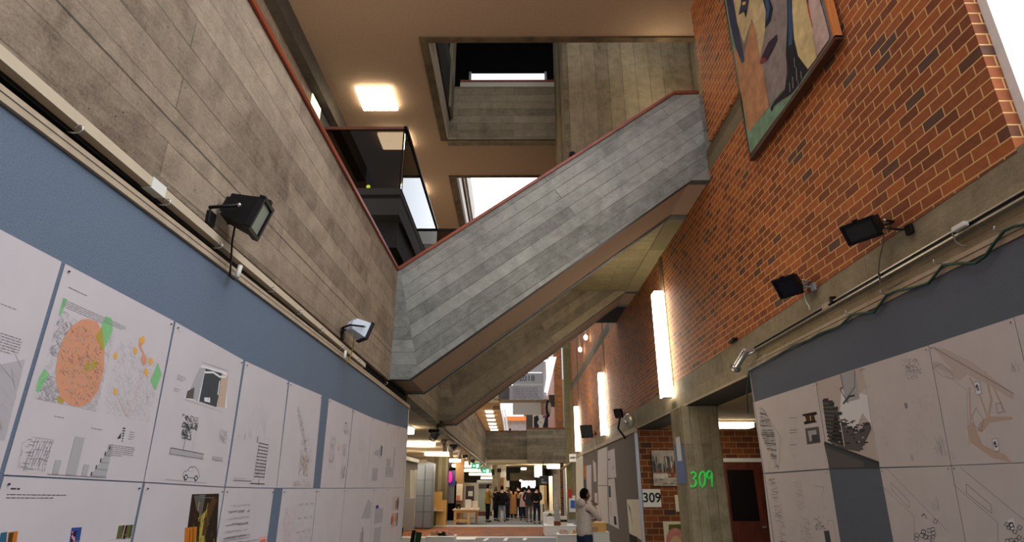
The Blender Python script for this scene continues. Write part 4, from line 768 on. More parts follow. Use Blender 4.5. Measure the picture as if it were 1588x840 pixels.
cv.pg([(543, 0), (548, 0), (562, 60), (580, 148), (574, 140), (556, 70)], 12)
for x, y, l in ((470, 400, 60), (490, 350, 70), (500, 420, 50), (455, 430, 50), (515, 370, 40), (480, 300, 50)): cv.pg([(x, y), (x + 4, y), (x + 8, y + l), (x + 3, y + l)], 6)
cv.mb.build('canvas', pm_, t)
m = MB(); m.box(PXF - .012, RX - .055, y0 - .03, y0, zb0 - .02, ZT); m.build('near_frame_edge', wood('orange_pine', (186, 104, 44), (214, 134, 66), scale=(20, 20, 1.5)), t)
m = MB(); beamY(m, PXF - .012, RX - .055, y0 - .03, y1 + .03, zb0 - .05, zb1 - .05, zb0, zb1); beamY(m, PXF - .005, RX - .055, y1, y1 + .03, zb1 - .05, zb1 - .05, ZT, ZT); m.build('dark_frame_edge', wood('dark_frame', (48, 22, 12), (78, 36, 18), scale=(20, 2, 20)), t)

# ------------------------------------------------------------------ things round the recess and the column
t = thing('ceiling_light', (5.0, 14.0, 3.28), 'strip light on the recess ceiling behind the 309 column', 'ceiling light')
MB().bbox(4.25, 5.75, 14.2, 14.6, 3.14, 3.27, .02).build('diffuser', PANEL, t); MB().box(4.22, 5.78, 14.18, 14.62, 3.26, 3.3).build('tray', WHITE, t)
def text_mesh(body, name, mat, M, size, parent=None, label=None, cat=None, ext=.0, bold=0.0, align='CENTER'):
    cu = bpy.data.curves.new(name + '_t', 'FONT'); cu.body = body; cu.size = size; cu.align_x = align; cu.align_y = 'CENTER'; cu.extrude = ext; cu.offset = bold
    o = bpy.data.objects.new(name, cu); C.objects.link(o); dg = bpy.context.evaluated_depsgraph_get(); dg.update(); me = bpy.data.meshes.new_from_object(o.evaluated_get(dg)); bpy.data.objects.remove(o); me.name = name
    o = bpy.data.objects.new(name, me); C.objects.link(o); me.materials.clear(); me.materials.append(mat)
    if parent is not None: M = Matrix.Translation(-Vector(parent['_o'])) @ M; o.parent = parent
    o.matrix_local = M
    return o
FACE = lambda p, w=0: Matrix.Translation(p) @ Matrix.Rotation(math.pi / 2, 4, 'X')          # text facing -y
def plate(name, label, cat, us, Y, mat, th=.02, group=None, off=.0):
    (u0, v0), (u1, v1) = us; a = PY(u0, v0, Y); b = PY(u1, v1, Y); t = thing(name, ((a.x + b.x) / 2, Y, b.z), label, cat, group); MB().box(a.x, b.x, Y, Y + th, b.z, a.z).build('panel', mat, t); return t, a, b
RF = RY - .03
t, a, b = plate('room_sign', 'white square 309 room sign on the recess brick wall', 'sign', ((996, 758), (1026, 786)), RF, WHITE)
text_mesh('309', 'lettering', NAVY, FACE(Vector(((a.x + b.x) / 2, RF - .004, (a.z + b.z) / 2))), .33, t, bold=.006)
t, a, b = plate('city_picture', 'unframed grey city painting on the recess brick wall above the 309 sign', 'picture', ((1010, 698), (1056, 753)), RF - .03, dab('city_fog', 176, 168, 158), .05)
m = MB(); W_, H_ = b.x - a.x, a.z - b.z; cm = [dab('city_dark', 66, 66, 68), dab('city_pale', 206, 200, 190), dab('city_rust', 150, 84, 56), dab('city_mid', 118, 116, 112)]
def pr(m, x0, y0_, x1, y1_, k, d): m.face([(a.x + x0 * W_, RF - .03 - d, a.z - y1_ * H_), (a.x + x1 * W_, RF - .03 - d, a.z - y1_ * H_), (a.x + x1 * W_, RF - .03 - d, a.z - y0_ * H_), (a.x + x0 * W_, RF - .03 - d, a.z - y0_ * H_)], k)
pr(m, .02, .38, .55, .6, 3, .002); pr(m, .0, .6, 1, .64, 2, .004); pr(m, .0, .68, 1, .8, 1, .003); pr(m, .55, .4, .85, .78, 2, .005)
for i in range(46):
    x = random.random() * .9; h = random.uniform(.1, .45); y = random.uniform(.15, .5); pr(m, x, y, x + random.uniform(.01, .06), min(.62, y + h), random.choice([0, 0, 1, 3]), .006 + i * .0002)
for i in range(20): x = random.random() * .9; y = random.uniform(.64, .95); pr(m, x, y, x + .12, y + .02, random.choice([0, 1, 3]), .018 + i * .0002)
m.build('brushwork', cm, t)
t, a, b = plate('paper_notice', 'blank cream sheet on the recess brick wall, half behind the column', 'paper', ((1046, 767), (1062, 793)), RF, CREAM, .01)
t, a, b = plate('portrait_poster', 'cream poster with a pink-haired head at the bottom of the recess brick wall', 'poster', ((1028, 808), (1066, 862)), RF, CREAM, .012)
m = MB(); A = lambda u, v, d: tuple(PY(u, v, RF - d)); pk = [PGREEN, plain('pink_hair', (196, 128, 116), .8, noise=.2, scale=14), plain('poster_skin', (206, 168, 136), .8, noise=.06)]
m.face([A(1037, 813, .003), A(1064, 812, .003), A(1066, 862, .003), A(1037, 862, .003)], 0); m.face([A(1047 + 14 * math.cos(k * .35), 836 + 18 * math.sin(k * .35), .006) for k in range(18)], 1); m.face([A(1048 + 9 * math.cos(k * .35), 845 + 15 * math.sin(k * .35), .008) for k in range(18)], 2); m.build('picture', pk, t)
# green painted number on the column
t = thing('painted_number', (3.6, 11.49, 1.8), 'bright green hand-painted 309 on the concrete column', 'number'); GP = plain('spray_green_glow', (70, 236, 96), .6, emit=.12)  # green paint with a slight glow added, as the column is dim
def stroke(name, pts): MB().tube([PY(980 + x * .238, 640 + y * .238, 11.493) for x, y in pts], .022, 6).build(name, GP, t)
stroke('digit', [(382, 396), (400, 384), (416, 392), (416, 412), (398, 428), (414, 436), (420, 456), (410, 478), (392, 482), (380, 472)])
stroke('digit', [(462, 380), (446, 394), (440, 424), (444, 464), (458, 484), (474, 466), (478, 426), (474, 392), (462, 380)])
stroke('digit', [(518, 384), (502, 378), (490, 392), (490, 416), (502, 428), (516, 416), (519, 388), (521, 430), (523, 484)])
# blue bottle-like notice on the corridor side of the column
c = PX(1052, 720, 3.265); m = MB(); m.box(3.258, 3.269, 11.62, 12.2, 1.88, 2.62); t = thing('side_notice', (3.262, 11.9, 2.2), 'narrow blue and white notice on the hall side of the 309 column', 'notice'); m.build('sheet', plain('notice_blue', (70, 100, 170), .6), t); MB().box(3.254, 3.259, 11.75, 12.05, 2.3, 2.75).build('white_band', WHITE, t)
# the brown double door
D = RF - .04; wd = wood('mahogany', (70, 26, 10), (112, 46, 18), scale=(10, 10, 1.2))
a = PY(1125, 716, D); dw = 1.0; a.x -= .13; t = thing('double_door', (a.x + 1, D, 0), 'brown wooden double door with dark glass in the recess', 'door'); t['kind'] = 'thing'
zt = a.z - .1
MB().box(a.x - .1, a.x + 2.3, D, D + .06, zt + .1, zt + .2).build('white_head', WHITE, t)
MB().box(a.x - .06, a.x, D, D + .06, 0, zt + .1).box(a.x + 2.1, a.x + 2.2, D, D + .06, 0, zt + .1).box(a.x - .06, a.x + 2.2, D, D + .06, zt, zt + .1).build('door_frame', wd, t)
for k in range(2):
    x0 = a.x + .02 + k * 1.03; lf = MB(); lf.box(x0, x0 + 1.02, D + .01, D + .05, 0, .95).box(x0, x0 + .12, D + .01, D + .05, .95, zt).box(x0 + .84, x0 + 1.02, D + .01, D + .05, .95, zt).box(x0 + .12, x0 + .84, D + .01, D + .05, zt - .1, zt)
    d = lf.build('door_leaf', wd, t); d['_o'] = tuple(Vector(t['_o']))
    MB().box(x0 + .12, x0 + .84, D + .025, D + .035, .95, zt - .1).build('glass', plain('dark_glass', (16, 16, 18), .1, spec=.6), d)
    d2 = MB().bbox(x0 + (.86 if k == 0 else .03), x0 + (.98 if k == 0 else .2), D - .03, D + .01, .78, .84, .01).build('handle', CHROME, d)
    MB().box(x0 + .2, x0 + .9, D + .0, D + .012, .1, .3).build('kick_plate', METAL, d)
# ================================================================== FURTHER DOWN THE HALL
# taupe pin board on the right with papers
t = thing('pin_board', (RX, 25, 0), 'long taupe pin board on the right beyond the 309 recess', 'pin board')
beamY(MB(), RX - .04, RX + .02, 16.62, 34, 0, 0, 3.2, 3.13).build('felt_panel', TAUPE, t); beamY(MB(), RX - .06, RX + .02, 16.5, 34, 3.22, 3.15, 3.34, 3.26).build('top_batten', BATTEN, t)
MB().box(RX - .05, RX + .02, 16.5, 16.62, 0, 3.2).build('edge_strip', plain('pale_blue_edge', (176, 186, 214), .5), t)
XP = RX - .045
def rsheet(pts, label, deco=None, m=PAPER2, name='drawing_sheet', cat='drawing'):
    S = px_sheet(*pts, X=XP)
    if deco: deco(S)
    return S.done(label, name, 'sheets on the taupe board', cat, pins=False, sheetmat=m)
rsheet(((927, 698), (942, 692), (942, 752), (927, 752)), 'tall pale sheet high on the taupe board', lambda S: [S.line((.3, .3), (.32, .8), 'inkl', .02), S.line((.6, .3), (.62, .8), 'inkl', .02)])
rsheet(((942.5, 699), (953, 695), (956, 740), (943, 741)), 'pale sheet with small red marks high on the taupe board', lambda S: [S.rect(.1, .3, .3, .36, 'brown'), S.rect(.5, .6, .8, .7, 'palebr')])
rsheet(((927, 753), (942, 753), (944, 812), (929, 806)), 'tall blank sheet low on the taupe board', None)
rsheet(((943, 743), (953, 741), (960, 820), (945, 812)), 'long sheet with dark photos low on the taupe board', lambda S: [S.rect(.05, .15, .35, .4, 'dgrey'), S.rect(.1, .5, .4, .8, 'palebr'), S.rect(.55, .78, .8, .95, 'navy')])
rsheet(((972, 774), (992, 774), (1000, 840), (976, 826)), 'cream sheet with a thin black plant beside the white-blue board edge', lambda S: [S.line((.2, .2), (.3, .7), 'ink', .05), S.line((.1, .15), (.24, .4), 'ink', .06)], CREAM)
rsheet(((976, 828), (988, 832), (990, 858), (978, 856)), 'small dark photo under the cream plant sheet', None, DBROWN)
rsheet(((909, 722), (917, 720), (918, 822), (911, 818)), 'very tall narrow white sheet on the taupe board behind the man', None, PAPER)
rsheet(((919.5, 713), (924, 718), (925, 746), (921, 747)), 'curled narrow white sheet right of the very tall one', None, PAPER)
rsheet(((922, 764), (926, 764), (928, 812), (924, 808)), 'thin white strip of paper low on the taupe board', None, PAPER)
rsheet(((893, 711), (904, 705), (906, 815), (894, 818)), 'big pale sheet at the far end of the taupe board', None, CREAM)
rsheet(((905, 722), (908, 722), (909, 740), (906, 740)), 'small orange and brown photo near the far end of the taupe board', None, BURNT)
rsheet(((905, 744), (909, 744), (910, 756), (906, 757)), 'small grey photo below the orange one near the far end of the taupe board', None, DGREY)
c = PX(899, 708, XP); t = thing('room_sign', (XP, c.y, c.z), 'white 309B room sign high at the far end of the taupe board', 'sign'); MB().box(2.95, 3.32, 32.3, 32.33, c.z - .2, c.z + .2).build('panel', WHITE, t)
text_mesh('309B', 'lettering', INK, FACE(Vector((3.135, 32.29, c.z))), .15, t, bold=.006)
t = thing('alarm_panel', (3.3, 34.38, 1.6), 'red call point and blue notice on the far concrete column', 'notice'); a = PY(884, 763, 34.38); MB().box(a.x - .12, a.x + .1, 34.34, 34.4, a.z - .3, a.z + .15).build('red_box', plain('alarm_red', (190, 44, 36), .5), t); a = PY(888, 780, 34.38); MB().box(a.x - .2, a.x + .2, 34.36, 34.4, a.z - .45, a.z + .4).build('notice_sheet', WHITE, t); MB().box(a.x - .12, a.x + .14, 34.35, 34.36, a.z - .25, a.z + .15).build('blue_square', plain('sign_blue', (60, 96, 168), .6), t)

for (u, v0, v1, n) in ((897, 520, 541, 'small bare lamp hanging high by the far right brick wall'), (906, 512, 521, 'second small lamp fitting hanging behind the stair on the far right wall')):
    p = PX(u, v0, 3.15); q_ = PX(u, v1, 3.15); t = thing('hanging_lamp', q_, n, 'lamp', 'small lamps on the far right wall'); q_ = Vector((3.15, p.y, p.z + (q_.z - p.z)))
    MB().tube([(3.2, p.y, p.z + .9), (3.2, p.y, q_.z)], .03, 6).build('rod', METAL, t); MB().ball((3.2, p.y, q_.z - .08), .09, .09, .12).build('bulb', PANEL, t)
# strip lights on the left gallery soffit
def strip(x0, x1, y, label, grp='strip lights on the left soffit', z=None, d=.35):
    z = lb(y) if z is None else z; t = thing('ceiling_light', ((x0 + x1) / 2, y, z), label, 'ceiling light', grp)
    MB().bbox(x0, x1, y - d, y + d, z - .17, z - .02, .02).build('diffuser', TUBE2, t); MB().box(x0 - .03, x1 + .03, y - d - .03, y + d + .03, z - .03, z + .01).build('tray', WHITE, t)
for (u0, u1, v, n) in ((610, 639, 672, 'nearest strip light on the left soffit, peeping past the board end'), (612, 673, 690, 'second strip light on the left soffit'), (660, 695, 703, 'third strip light on the left soffit'), (682, 714, 711.5, 'fourth strip light on the left soffit')):
    p = PZ(u0, v, 3.14); qd = PZ(u1, v, 3.14); strip(p.x, qd.x, p.y, n, z=lb(p.y) + .02)
for k, (u0, u1, v, n) in enumerate(((702, 735, 722, 'first of the far left strip lights under the flat ceiling'), (716, 746, 729, 'second of the far left strip lights under the flat ceiling'), (728, 762, 735, 'third of the far left strip lights, just past the exit sign'), (746, 765, 741, 'last of the far left strip lights, low beside the pillar'))):
    y = (38.5, 42.5, 46.5, 53)[k]; a = PY(u0, v, y); b = PY(u1, v, y); t = thing('ceiling_light', ((a.x + b.x) / 2, y, a.z), n, 'ceiling light', 'far left strip lights'); MB().bbox(a.x, b.x, y - .5, y + .5, a.z - .07, a.z + .07, .03).build('diffuser', TUBE2, t); MB().box(a.x, b.x, y - .5, y + .5, a.z + .07, 3.24).build('tray', WHITE, t)
y = 43; a = PY(838, 729, y); b = PY(868, 718, y); t = thing('ceiling_light', (2.5, y, b.z), 'bright strip light under the far bridge on the right', 'ceiling light'); MB().bbox(a.x + .5, b.x, y - .9, y + .6, a.z + .12, b.z, .04).build('diffuser', TUBE, t); MB().bbox(a.x - .4, a.x + .1, y - .3, y + .2, a.z - .45, a.z + .3, .03).build('wall_lamp', TUBE2, t)
# truss of spotlights under the left parapet edge
t = thing('spotlight_rail', (-1.95, 22, 3.05), 'steel rail of stage spotlights under the far part of the left parapet', 'lighting rail')
ra = PX(682, 664, LX - .05); rb_ = PX(752, 719, LX - .05)
MB().tube([ra, rb_], .035, 6).build('rail', METAL, t)
MB().bbox(ra.x - .3, ra.x + .0, ra.y - .05, ra.y + .35, ra.z - .1, ra.z - .02, .02).build('end_box', BLACK, t); MB().tube([(ra.x - .2, ra.y, ra.z - .08), (ra.x - .26, ra.y, ra.z - .26), (ra.x - .16, ra.y, ra.z - .34), (ra.x - .06, ra.y, ra.z - .24), (ra.x - .08, ra.y, ra.z - .06)], .015, 6).build('cable_loop', BLACK, t)
for i, (u, v, s, kind) in enumerate(((677, 672, .3, 0), (690, 680, .34, 1), (698, 692, .36, 1), (705, 689, .4, 0), (713, 694, .4, 2), (721, 702, .42, 0), (729, 706, .42, 1), (734, 711, .42, 0), (741, 716, .42, 2), (747, 719, .42, 1))):
    p = PX(u, v, -2.25 - .1 * (i % 3)); y = p.y; top_ = Vector((LX - .05, y, ra.z + (rb_.z - ra.z) * (y - ra.y) / (rb_.y - ra.y)))
    mt = (CHAR, METAL, WPLAS)[kind]; st = thing('stage_spotlight', p, ['first', 'second', 'third', 'fourth', 'fifth', 'sixth', 'seventh', 'eighth', 'ninth', 'tenth'][i] + ' stage spotlight along the steel rail, counting from the near end', 'spotlight', 'stage spotlights on the rail')
    d = Vector((-.5 + .3 * (i % 3), .3 - .5 * (i % 2), -.6)).normalized() * s * .95
    MB().tube([p - d * .5, p + d * .4, p + d * .5], [s * .3, s * .33, s * .35], 10).build('barrel', mt, st); MB().tube([p, (p + top_) / 2 + Vector((-.1, 0, .04)), top_ + Vector((-.04, 0, -.04))], .045, 5).build('arm', METAL, st)
    if kind != 0: MB().tube([p + d * .3, p + d * .3 + Vector((.05, .1, -s * .9))], .07, 5).build('flap', BATTEN if kind == 1 else METAL, st)
# exit signs
for (u, v, y, n) in ((737.5, 722, 33, 'farther left of two green exit signs under the bridge'), (753.5, 730, 35, 'green exit sign hanging nearer the bridge middle')):
    c = PY(u, v, y); t = thing('exit_sign', c, n, 'exit sign', 'green exit signs'); MB().bbox(c.x - .24, c.x + .24, y, y + .08, c.z - .14, c.z + .14, .02).build('box', plain('exit_green', (20, 150, 110), .4, emit=.9), t)
    m = MB(); m.box(c.x + .02, c.x + .17, y - .01, y, c.z - .09, c.z + .09); m.face([(c.x - .17, y - .006, c.z), (c.x - .08, y - .006, c.z - .07), (c.x - .08, y - .006, c.z + .07)]); m.box(c.x - .08, c.x - .02, y - .01, y, c.z - .025, c.z + .025); m.build('pictogram', glow('exit_white', (230, 255, 244), 1.3), t); MB().tube([(c.x, y + .04, c.z + .13), (c.x, y + .04, 3.3)], .02, 5).build('rod', METAL, t)
# far bridge zone: hanging screen, signs, windows
def panelY(name, label, cat, u0, v0, u1, v1, Y, mat, th=.06, group=None, kind=None, zmin=None):
    a = PY(u0, v0, Y); b = PY(u1, v1, Y); o = MB().bbox(a.x, b.x, Y, Y + th, b.z if zmin is None else zmin, a.z, min(.012, th * .3)).build(name, mat); tag(o, label, cat, group, kind); return o
panelY('hanging_screen', 'black screen hanging under the far bridge', 'screen', 785, 724, 807, 733, 41.5, BLACK)
panelY('ceiling_light', 'small white light right of the black hanging screen', 'ceiling light', 808, 725, 816, 728, 41.5, TUBE2)
struct('wall_far_beam', MB().box(-.4, 1.9, 58, 58.4, PY(800, 745, 58).z, 3.3), COND)
panelY('notice', 'square white notice behind the crowd', 'notice', 781, 745, 790, 755, 55, WHITE)
t = thing('far_window', (1, 60, 2), 'bright far window of four panes above the crowd', 'window'); t['kind'] = 'thing'; a = PY(808, 744, 60); b = PY(831, 756, 60)
for k in range(4):
    w = (b.x - a.x) / 4; MB().box(a.x + k * w + .03, a.x + (k + 1) * w - .03, 60, 60.05, b.z, a.z - .05 * (k % 2)).build('pane', SKYW, t)
MB().box(a.x, b.x, 60.02, 60.1, b.z - .06, a.z + .06).build('frame', GREYP, t)
panelY('wall_lamp', 'small round lamp glowing left of the far window', 'lamp', 806, 743.5, 809, 746, 57, PANEL)
struct('column_3', MB().box(PY(763, 740, 45).x, PY(770, 740, 45).x, 45, 45.7, 0, 3.3), COND)
struct('column_4', MB().box(PY(770, 740, 46).x, PY(785, 740, 46).x, 46, 46.5, 0, 3.3), plain('pale_pillar', (196, 186, 170), .8, noise=.05))
panelY('door_frame_post', 'brown wooden post behind the crowd, left of the white notice', 'post', 776, 741, 781, 800, 45.8, wood('post_wood', (120, 80, 40), (150, 104, 56)), zmin=0)
panelY('projector', 'white projector on a bracket at the top of the pale pillar', 'projector', 776, 730, 784, 740, 45.5, WHITE, .5)
panelY('loudspeaker', 'black loudspeaker beside the projector', 'loudspeaker', 771, 726, 777, 732, 45, BLACK, .3)
panelY('lamp_head', 'black lamp hanging from the ceiling right of the near exit sign', 'lamp', 762, 727, 767, 736, 37, BLACK, .3)
t = thing('hanging_sign', (1.8, 38, 2), 'black hanging sign with lines of white lettering', 'sign'); a = PY(836, 737, 38); b = PY(850, 751, 38); MB().bbox(a.x, b.x, 38, 38.08, b.z, a.z, .01).build('panel', plain('sign_black', (36, 36, 44), .5), t)
m = MB(); W_ = b.x - a.x; H_ = a.z - b.z
for (x0, x1, y0_) in ((.25, .5, .4), (.25, .42, .52), (.25, .75, .68), (.25, .9, .8)): m.box(a.x + x0 * W_, a.x + x1 * W_, 37.985, 38, a.z - (y0_ + .06) * H_, a.z - y0_ * H_)
m.build('lettering', plain('sign_white', (190, 190, 200), .6), t); MB().tube([((a.x + b.x) / 2, 38.04, a.z), ((a.x + b.x) / 2, 38.04, 3.2)], .02, 5).build('rod', BLACK, t)
panelY('small_sign', 'small dark sign left of the black hanging sign', 'sign', 833.5, 740, 836.5, 751, 38.5, CHAR)
# right back wall: pale sheets, brick strip, posts
for (u0, u1, v0, v1, y, mat, n) in ((851, 858, 738, 800, 44, CREAM, 'cream banner sheet on the right wall, left of the greyish one'), (858, 867, 735, 806, 41, plain('foggy_sheet', (196, 192, 190), .8, noise=.2, scale=3), 'greyish stained banner sheet on the right wall'), (837, 845, 752, 796, 48, CREAM, 'pale sheet on the far right wall behind the man in black')):
    panelY('banner_sheet', n, 'banner', u0, v0, u1, v1, y, mat, .03, 'sheets on the far right wall')
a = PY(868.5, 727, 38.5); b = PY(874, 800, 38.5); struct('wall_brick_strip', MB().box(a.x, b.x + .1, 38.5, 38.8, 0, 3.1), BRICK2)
a = PY(873, 727, 37.6); b = PY(879, 800, 37.6); panelY('banner_sheet', 'narrow bluish white sheet between brick strip and far column', 'banner', 873, 728, 879, 806, 37.6, plain('bluish_sheet', (198, 206, 214), .7), .03, 'sheets on the far right wall')
panelY('wooden_post', 'thin ochre post behind the man in black', 'post', 845, 752, 848.5, 800, 46, wood('ochre_wood', (130, 96, 48), (160, 120, 64)), zmin=0)
m = MB(); p0 = PX(880, 720, 3.5); tag(MB().tube([PY(871, 727, 35), PY(878, 722, 34.2), PY(884, 718, 34.1), PY(887, 713, 34.1)], .06, 8).build('pipe', plain('pipe_tan', (150, 136, 108), .6)), 'bent pipe at the top of the far concrete column', 'pipe')

# ---- above the bridge
def hang(name, label, cat, u0, v0, u1, v1, Y, mat, th=.02, **k): return panelY(name, label, cat, u0, v0, u1, v1, Y, mat, th, **k)
struct('ceiling_far_gallery', MB().box(-7, -1.12, 44, 75, 7.55, 7.7), plain('far_gallery_soffit', (196, 158, 110), .9))
for i, v in enumerate((637.5, 644, 650.5, 656.5, 661.5, 666)):
    u0 = 753 + i * 1.6; p = PZ(u0, v, 7.5); w = 1.0 + .06 * i
    t = thing('ceiling_light', (p.x, p.y, 7.5), ['nearest', 'second', 'third', 'fourth', 'fifth', 'farthest'][i] + ' strip light on the far gallery ceiling', 'ceiling light', 'strip lights on the far gallery ceiling'); MB().box(p.x, min(p.x + w * .62, -1.3), p.y - .55, p.y + .55, 7.44, 7.5).build('diffuser', TUBE2, t); MB().box(p.x - .05, min(p.x + w * .62 + .05, -1.2), p.y - .6, p.y + .6, 7.5, 7.55).build('tray', WHITE, t)
m = MB(); a = PY(773, 619, 46); b = PY(849, 624, 46); m.box(a.x, b.x, 46, 46.4, b.z, a.z); m.box(PY(765, 619, 46).x, PY(775, 619, 46).x, 46, 46.4, PY(770, 634, 46).z, PY(770, 617, 46).z); struct('trim_40', m, plain('far_beam', (150, 124, 92), .8, noise=.1, scale=3))
BAN = plain('banner_lilac', (172, 168, 172), .8, noise=.05, scale=6)
t = thing('banner', (.5, 44.5, 8), 'grey banner strip reading 2018 hanging high over the far bridge', 'banner'); a = PY(790, 578, 44.5); b = PY(843, 594, 44.5); MB().box(a.x, b.x, 44.5, 44.52, b.z, a.z).build('cloth', BAN, t); text_mesh('2018', 'lettering', DGREY, FACE(Vector((PY(817, 586.5, 44.5).x, 44.48, PY(817, 586.5, 44.5).z))), .62, t, bold=.0)
hang('banner', 'plain white roof-light band above the 2018 banner', 'banner', 800, 558, 843, 577, 46.2, plain('banner_grey', (196, 194, 192), .8))
hang('banner', 'thin white cloth band between the 2018 banner and the lettered one', 'banner', 795, 593.5, 845, 597.5, 44.6, WHITE)
t = thing('banner', (.5, 44.2, 7.4), 'creased grey banner with rows of handwriting below the 2018 banner', 'banner'); a = PY(790, 597, 44.2); b = PY(843, 620, 44.2); m = MB(); nn = 12
vs = [(a.x + (b.x - a.x) * i / nn, 44.2 + .06 * (i % 2), (a.z, b.z + .02 * (i % 3))[j]) for j in (0, 1) for i in range(nn + 1)]; m.mesh(vs, [(i, i + 1, nn + 2 + i, nn + 1 + i) for i in range(nn)]); m.build('cloth', BAN, t)
m = MB()
for r in range(6):
    x = a.x + .3
    while x < b.x - .4:
        l = random.uniform(.06, .3); z = a.z - .22 - r * .15; m.box(x, min(x + l, b.x - .3), 44.17, 44.175, z, z + .045); x += l + .07
m.build('handwriting', INKM, t)
hang('banner', 'blank cream banner below the timber beam over the far bridge', 'banner', 795, 624, 839, 643, 45.6, plain('cream_cloth', (206, 198, 184), .8, noise=.03))
struct('window_4', MB().box(PY(776, 632, 64).x, PY(812, 632, 64).x, 64, 64.1, PY(790, 646, 64).z, PY(790, 624, 64).z), SKYW)
hang('orange_panel', 'orange window band on the far facade above the bridge', 'panel', 784, 645.5, 816, 652, 63, plain('orange_band', (226, 128, 52), .6, emit=.25), .1)
struct('wall_far_facade', MB().box(PY(784, 655, 63.5).x, PY(830, 655, 63.5).x, 63.5, 63.8, 3.4, PY(800, 645, 63.5).z), plain('grey_facade', (176, 170, 164), .8, noise=.15, scale=2))
m = MB(); 
for (u, w) in ((777, 3), (781, 2)): 
    a = PY(u, 634, 60); b = PY(u + 5, 668, 60); m.hexa([(b.x, 60, b.z), (b.x + .2, 60, b.z), (b.x + .2, 60.2, b.z), (b.x, 60.2, b.z), (a.x, 60, a.z), (a.x + .2, 60, a.z), (a.x + .2, 60.2, a.z), (a.x, 60.2, a.z)])
struct('trim_41', m, WHITE)
struct('trim_42', MB().box(PY(773, 600, 47).x, PY(791, 600, 47).x, 47, 47.1, PY(780, 619, 47).z, PY(780, 600, 47).z), plain('far_dark_panel', (96, 92, 92), .7, noise=.2, scale=2))
# sloping roof light and roof structure
a = PY(843, 615, 47); b = PY(848, 615, 47); c = PY(863, 553, 42); d = PY(852, 553, 42); struct('window_5', MB().hexa([a, b, b + Vector((0, .1, 0)), a + Vector((0, .1, 0)), d, c, c + Vector((0, .1, 0)), d + Vector((0, .1, 0))]), SKYB)
a = PY(840, 560, 46.4); b = PY(848, 620, 46.4); struct('trim_43', MB().box(a.x, b.x, 46.4, 46.6, b.z, a.z), WHITE)
struct('window_6', MB().box(-3, 3.3, 48, 62, 11.5, 11.6), SKYW)
# portrait, round sculpture, head over the bridge
t = thing('portrait_picture', (1.6, 42, 6), 'pale portrait with dark hair on the dark panel over the far bridge', 'picture'); Y = 42
def fz(u, v, d): p = PY(u, v, Y - d); return tuple(p)
MB().box(PY(816, 650, 42.1).x, PY(828, 650, 42.1).x, 42.1, 42.3, 5.0, PY(820, 643, 42.1).z).build('side_panel', plain('brown_panel', (92, 80, 66), .8, noise=.1), t)
m = MB(); m.face([fz(826, 643, 0), fz(850, 643, 0), fz(850, 668, 0), fz(826, 668, 0)], 0); m.face([fz(u, v, .03) for u, v in ((828, 646), (834, 643.5), (836, 650), (833, 655), (836, 660), (834, 668), (828, 668))], 1); m.face([fz(u, v, .03) for u, v in ((846, 643.5), (850, 646), (850, 668), (842, 668), (842, 660), (844, 654))], 1)
m.face([fz(u, v, .04) for u, v in ((842, 644), (847, 643), (847, 647), (842, 648))], 2); m.face([fz(838 + 1.6 * math.cos(k), 654.5 + .8 * math.sin(k), .04) for k in range(6)], 2); m.face([fz(833 + .9 * math.cos(k), 648 + .7 * math.sin(k), .04) for k in range(6)], 1)
m.build('picture', [plain('portrait_pale', (226, 212, 190), .7), plain('portrait_black', (20, 18, 20), .7), plain('portrait_rose', (150, 84, 104), .7)], t)
t = thing('round_mirror', (2, 43, 7), 'round black and steel disc hanging by the red-brown wall over the bridge', 'mirror'); c = PY(850, 633, 41.5); R90 = Matrix.Rotation(.5, 3, 'Z')
MB().ball(c, .22, .12, .62, M=R90, nu=14, nv=10).build('disc', BLACK, t); MB().ball(c + Vector((.09, -.06, -.02)), .15, .1, .45, M=R90, nu=14, nv=10).build('steel_face', plain('steel_face', (150, 132, 104), .3, .7), t)
panelY('ventilator', 'dark drum on the red-brown wall above the round disc', 'drum', 851, 612, 861, 630, 44.2, plain('drum_brown', (70, 56, 40), .6), .3)

# ---- left lower zone
t = thing('white_banner', (-5.2, 32, 1.5), 'long white hanging sheet by the left wall past the board end', 'banner'); a = PY(637, 728, 31); b = PY(650, 775, 31); m = MB()
m.mesh([PY(u, v, 28.8 + .15 * math.sin(u)) for u, v in ((636, 728), (641, 729), (646, 728), (650, 730), (636, 770), (642, 770), (647, 772), (650, 772), (639, 812), (643, 815), (648, 818), (650, 820))], [(0, 1, 5, 4), (1, 2, 6, 5), (2, 3, 7, 6), (4, 5, 9, 8), (5, 6, 10, 9), (6, 7, 11, 10)], 0, True); m.build('sheet', WHITE, t)
hd = MB(); p = PX(626, 706, -5.3); q_ = PX(672, 718, -5.3); beamY(hd, -5.35, -5.25, p.y, q_.y, p.z - .18, q_.z - .18, p.z, q_.z); struct('trim_44', hd, WHITE)
struct('wall_left_back', MB().box(-6.1, -6.0, 18, 42, 0, 3.2), plain('shadowed_wall', (132, 124, 114), .9, noise=.08))
panelY('leaning_board', 'grey board leaning by the left wall past the board end', 'board', 622, 772, 640, 842, 26.5, GREYP, .05, zmin=0)
panelY('hanging_tag', 'pale cloth tag hanging from the soffit past the board end', 'cloth', 650, 712, 661, 735, 30.2, CREAM, .03)
t = thing('locker', (-4.3, 27.5, 0), 'tall grey metal locker with lined doors on the left', 'locker'); a = PY(648, 718, 27.5); b = PY(668, 824, 27.5); MB().box(a.x, b.x, 27.5, 28.2, 0.02, a.z).build('body', plain('locker_grey', (112, 120, 132), .5, .2, noise=.05), t)
